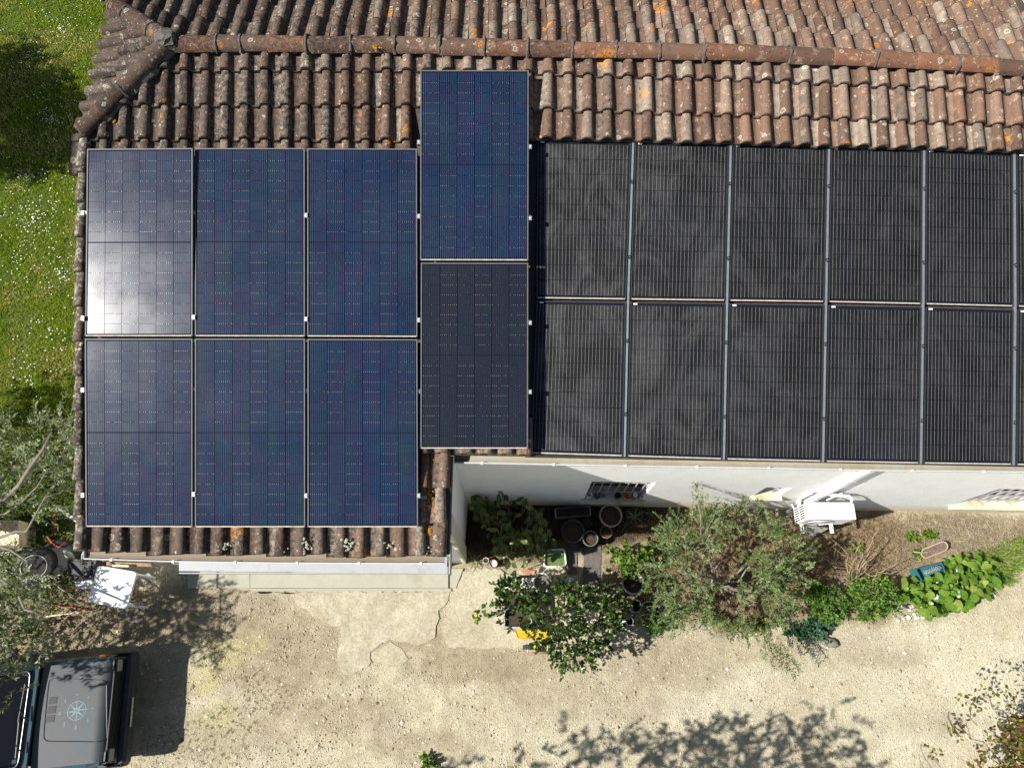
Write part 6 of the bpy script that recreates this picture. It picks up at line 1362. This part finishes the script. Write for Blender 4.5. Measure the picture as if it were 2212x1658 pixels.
hb = grid(xa, ya, hz); hb.add([(x, y, hz(x, y)-.03) for x in (xa[0], xa[-1]) for y in (ya[0], ya[-1])], [])
bonnet = cobj('bonnet', hb, MAT['paint'], smooth=True)
# body shell: lower sides, front panel, wings, cowl, doors
b = MB()
for s in (1, -1):
    prof = [(CW-.018, hz(-.5, CW)+.004), (CW+.03, .745), (CW+.065, .62), (CW+.07, .45), (CW+.05, .26)]
    xs_ = [-.09, -.14, -.30, -.96, -1.05, -3.3]
    ring = []
    for x in xs_:
        k = .0 if x < -.2 else (x+.2)*.25
        ring.append([(x, s*(y-k*.5), z if i else min(z, hz(max(x, -.96), CW)) if x > -1 else .93) for i, (y, z) in enumerate(prof)])
    n = len(prof); v = [p for r_ in ring for p in r_]; f = [(i*n+j, i*n+j+1, (i+1)*n+j+1, (i+1)*n+j) if s > 0 else (i*n+j, (i+1)*n+j, (i+1)*n+j+1, i*n+j+1) for i in range(len(xs_)-1) for j in range(n-1)]; b.add(v, f)
b.box((-.12, 0, .52), (.06, 2*CW, .36)); b.box((-1.7, 0, .30), (3.2, 1.24, .12)); b.box((-3.3, 0, .6), (.06, 1.36, .7))
cobj('body', b, MAT['bluepaint'])
c = MB(); c.hexa([(-1.08, -CW-.0, .90), (-.965, -CW, .90), (-.965, CW, .90), (-1.08, CW, .90)], [(-1.08, -CW, .955), (-.965, -CW+.01, .935), (-.965, CW-.01, .935), (-1.08, CW, .955)]); cowl = cobj('cowl', c, MAT['bluepaint'])
# windscreen with frame
wb, wtp = (-1.05, .965), (-1.60, 1.40); wi, wo = .585, .53
f = MB(); rr = rounded([(wb[0], -wi), (wb[0], wi), (wtp[0], wo), (wtp[0], -wo)], 5, .09); zz2 = lambda x: wb[1]+(wb[0]-x)/(wb[0]-wtp[0])*(wtp[1]-wb[1])
nw = unit(np.array([wtp[1]-wb[1], 0, wb[0]-wtp[0]]))
g_ = MB(); g_.add([np.array([p[0], p[1], zz2(p[0])]) for p in rr]+[np.array([p[0], p[1], zz2(p[0])])-nw*.006 for p in rr], [tuple(range(len(rr)))]+[tuple(range(2*len(rr)-1, len(rr)-1, -1))]); scr = cobj('windscreen', g_, MAT['screen'])
sl_ = MB(); pts = [np.array([p[0], p[1], zz2(p[0])])+nw*.004 for p in rr]; sl_.tube(pts+[pts[0]], .013, 6); cobj('rubber_seal', sl_, MAT['black'], scr)
tr_ = MB(); cm = np.mean(pts, 0); p2 = [cm+(p-cm)*.985+nw*.012 for p in pts]; tr_.tube(p2+[p2[0]], .0045, 5); cobj('trim_strip', tr_, MAT['alu'], scr)
stc = MB(); p = np.array([-1.09, -.50, zz2(-1.09)])+nw*.003; stc.box(p, (.045, .045, .003), rot=np.stack([unit(np.array([wb[0]-wtp[0], 0, wb[1]-wtp[1]])), [0, 1, 0], nw], 1)); cobj('tax_disc', stc, MAT['decal'], scr)
for s in (1, -1):
    m = MB(); m.hexa([(-1.02, s*wi+s*.0-.0, .95), (-1.02, s*(wi+.085), .93), (-1.12, s*(wi+.085), .93), (-1.12, s*wi, .95)] if s > 0 else [(-1.02, s*(wi+.085), .93), (-1.02, s*wi, .95), (-1.12, s*wi, .95), (-1.12, s*(wi+.085), .93)], [(-1.58, s*(wo+.005), 1.42), (-1.58, s*(wo+.07), 1.40), (-1.70, s*(wo+.07), 1.40), (-1.70, s*(wo+.005), 1.42)] if s > 0 else [(-1.58, s*(wo+.07), 1.40), (-1.58, s*(wo+.005), 1.42), (-1.70, s*(wo+.005), 1.42), (-1.70, s*(wo+.07), 1.40)]); cobj('windscreen_pillar', m, MAT['bluepaint'])
    m = MB(); m.hexa([(-1.12, s*.64-.01, .93), (-3.2, s*.64-.01, .93), (-3.2, s*.64+.01, .93), (-1.12, s*.64+.01, .93)], [(-1.68, s*.60-.01, 1.38), (-3.05, s*.60-.01, 1.38), (-3.05, s*.60+.01, 1.38), (-1.68, s*.60+.01, 1.38)]); cobj('side_window', m, MAT['screen'])
m = MB(); m.box((-2.4, 0, 1.425), (1.66, 2*wo+.12, .05), bev=.03); cobj('roof', m, MAT['bluepaint'])
m = MB(); m.box((-2.3, 0, .62), (1.9, 1.1, .5)); cobj('cabin_interior', m, MAT['seat'])
# bumper, grille, lamps, plate
m = MB(); m.box((.03, 0, .44), (.13, 1.42, .20), bev=.035); bum = cobj('bumper', m, MAT['plastic'])
for s in (1, -1): m = MB(); m.box((-.10, s*.70, .44), (.34, .05, .20), bev=.02); cobj('bumper_end', m, MAT['plastic'], bum)
m = MB(); m.box((-.065, 0, .645), (.03, 1.02, .17), bev=.01); gr_ = cobj('grille', m, MAT['black'])
for i in range(4): m = MB(); m.box((-.046, 0, .58+i*.04), (.012, .98, .012)); cobj('grille_bar', m, MAT['plastic'], gr_)
for s in (1, -1):
    m = MB(); m.box((-.045, s*.555, .65), (.04, .165, .14), bev=.02); hl = cobj('headlight', m, MAT['lamp']); m = MB(); m.box((-.055, s*.555, .65), (.035, .19, .165), bev=.02); cobj('bezel', m, MAT['black'], hl)
    m = MB(); m.box((-.085, s*.56, .712), (.03, .12, .022), bev=.006); cobj('air_slot', m, MAT['black'])
    m = MB(); m.box((-.24, s*(CW+.052), .70), (.11, .024, .045), bev=.008); cobj('indicator', m, MAT['amber'])
    for x in (-.62, -2.72):
        o = np.array([x, s*.60, .29]); axc = np.array([[1, 0, 0], [0, 0, s], [0, -s, 0]], float).T
        m = MB(); m.lathe(o, [(.18, -.075), (.26, -.08), (.29, -.05), (.29, .05), (.26, .08), (.18, .075)], 22, ax=axc); wh = cobj('wheel', m, MAT['rubber'], smooth=True); m = MB(); m.lathe(o, [(.001, -.06), (.18, -.07), (.18, .07), (.001, .06)], 16, ax=axc); cobj('rim', m, MAT['rim'], wh)
m = MB(); m.box((.10, -.06, .47), (.008, .37, .095), rot=[[.97, 0, .25], [0, 1, 0], [-.25, 0, .97]]); pl = cobj('number_plate', m, simple('number_plate_white', (.55, .54, .42), .5, .05, 12, 0))
def textmesh(s, size):
    cu = bpy.data.curves.new('text', 'FONT'); cu.body = s; cu.size = size; cu.align_x = 'CENTER'; cu.align_y = 'CENTER'; cu.extrude = .0008; cu.resolution_u = 2
    o = bpy.data.objects.new('text', cu); me = bpy.data.meshes.new_from_object(o); bpy.data.objects.remove(o); bpy.data.curves.remove(cu); return me
def text(name, s, size, M4, mat, parent):
    me = textmesh(s, size); me.materials.append(mat); o = bpy.data.objects.new(name, me); col.objects.link(o); o.parent = parent; o.matrix_local = Matrix(M4.tolist()); return o
pn = unit(np.array([.97, 0, .25])); pu = np.array([0, 1.0, 0]); pv = np.cross(pn, pu)
text('plate_lettering', 'BH 624 BN', .078, mat4(pu, pv, pn, np.array([.10, -.06, .47])+pn*.0052), MAT['black'], pl)
# wipers
for p0, p1, p2 in (((-1.01, -.05, .975), (-1.10, .12, 1.03), (-1.09, .42, 1.02)), ((-1.01, -.42, .975), (-1.09, -.30, 1.02), (-1.10, .02, 1.03))):
    m = MB(); m.tube([np.array(p0), np.array(p1)+nw*.02], .007, 6); wp = cobj('wiper', m, MAT['black']); m = MB(); d = unit(np.array(p2)-np.array(p1)); a = np.array(p1)-d*.16+nw*.015; e = np.array(p1)+d*.30+nw*.015; a[2] = zz2(a[0])+.014; e[2] = zz2(e[0])+.014; m.tube([a, e], .008, 5); cobj('blade', m, MAT['black'], wp)
# bonnet pressing: groove outline, air slots, compass decal
def onb(x, y, d=0.0): return np.array([x, y, hz(x, y)+d])
cp = lambda x, y: CL(86.4+x*.1558, 1399.8+y*.1558, .83)
g4 = [cp(60, 1280), cp(860, 1300), cp(885, 440), cp(140, 410)]; rg = rounded([(p[0], p[1]) for p in g4], 5, .10); ln = [onb(p[0], p[1], .001) for p in rg]
seg = []
for i in range(len(ln)): 
    a, bb = ln[i], ln[(i+1) % len(ln)]; n = max(1, int(np.linalg.norm(bb-a)/.08)); seg += [onb(*(a+(bb-a)*k/n)[:2], .0005) for k in range(n)]
m = MB(); m.tube(seg+[seg[0]], .0055, 5); cobj('bonnet_groove', m, MAT['black'], bonnet)
for gx, gy in ((192, 716), (176, 844), (158, 970)):
    c0 = cp(gx, gy)
    for k in range(5):
        q = cp(gx+(2-k)*3.0, gy+(k-2)*20.5); m = MB(); e4 = [(q[0]-.049, q[1]-.0062), (q[0]+.049, q[1]-.0062), (q[0]+.049, q[1]+.0062), (q[0]-.049, q[1]+.0062)]
        m.hexa([onb(u_, v_, -.004) for u_, v_ in e4], [onb(u_, v_, .005) for u_, v_ in e4]); cobj('air_slot', m, MAT['black'], bonnet)
cc = cp(502, 862)[:2]; Rr = .118; th0 = math.radians(4.0)
dec = MB()
def ringpoly(r0, r1, n=36):
    v = []; 
    for i in range(n):
        a = 2*math.pi*i/n
        for r_ in (r0, r1): v.append(onb(cc[0]+r_*math.cos(a), cc[1]+r_*math.sin(a), .0018))
    dec.add(v, [(2*i, 2*i+1, (2*i+3) % (2*n), (2*i+2) % (2*n)) for i in range(n)])
ringpoly(Rr*.92, Rr); ringpoly(Rr*.72, Rr*.755)
def spike(a, L, wd_, half=None):
    d = np.array([math.cos(a), math.sin(a)]); s = np.array([-d[1], d[0]]); o = cc
    for sg in ((1, -1) if half is None else (half,)):
        pts = [o+d*.004, o+d*L, o+d*.03+s*wd_*sg]; dec.add([onb(*p, .0024) for p in pts], [(0, 1, 2) if sg > 0 else (0, 2, 1)])
for k in range(4): a = th0+k*math.pi/2; spike(a, Rr*1.36, .013, 1); spike(a, Rr*1.36, .008, -1)
for k in range(4): a = th0+math.pi/4+k*math.pi/2; spike(a, Rr*1.15, .014)
cobj('compass_decal', dec, MAT['decal'], bonnet)
up = np.array([-1.0, 0, 0]); ri = np.array([0, 1.0, 0])           # compass north points at the windscreen
for s, a, sz in (('N', 0, .048), ('E', 90, .044), ('S', 180, .048), ('W', 270, .048), ('NE', 45, .034), ('SE', 135, .034), ('SW', 225, .034), ('NW', 315, .034)):
    q = math.radians(a)-th0; d = up*math.cos(q)+ri*math.sin(q); p = onb(*(cc+d[:2]*Rr*1.72), .002)
    text('compass_letter', s, sz, mat4(ri, up, np.array([0, 0, 1.0]), p), MAT['decal'], bonnet)
for s in (1, -1):
    m = MB(); m.box((-1.28, s*.80, 1.02), (.07, .15, .11), bev=.02); cobj('mirror', m, MAT['plastic'])
    m = MB(); m.tube([(-1.25, s*.66, .96), (-1.28, s*.76, 1.0)], .014, 6); cobj('mirror_arm', m, MAT['plastic'])
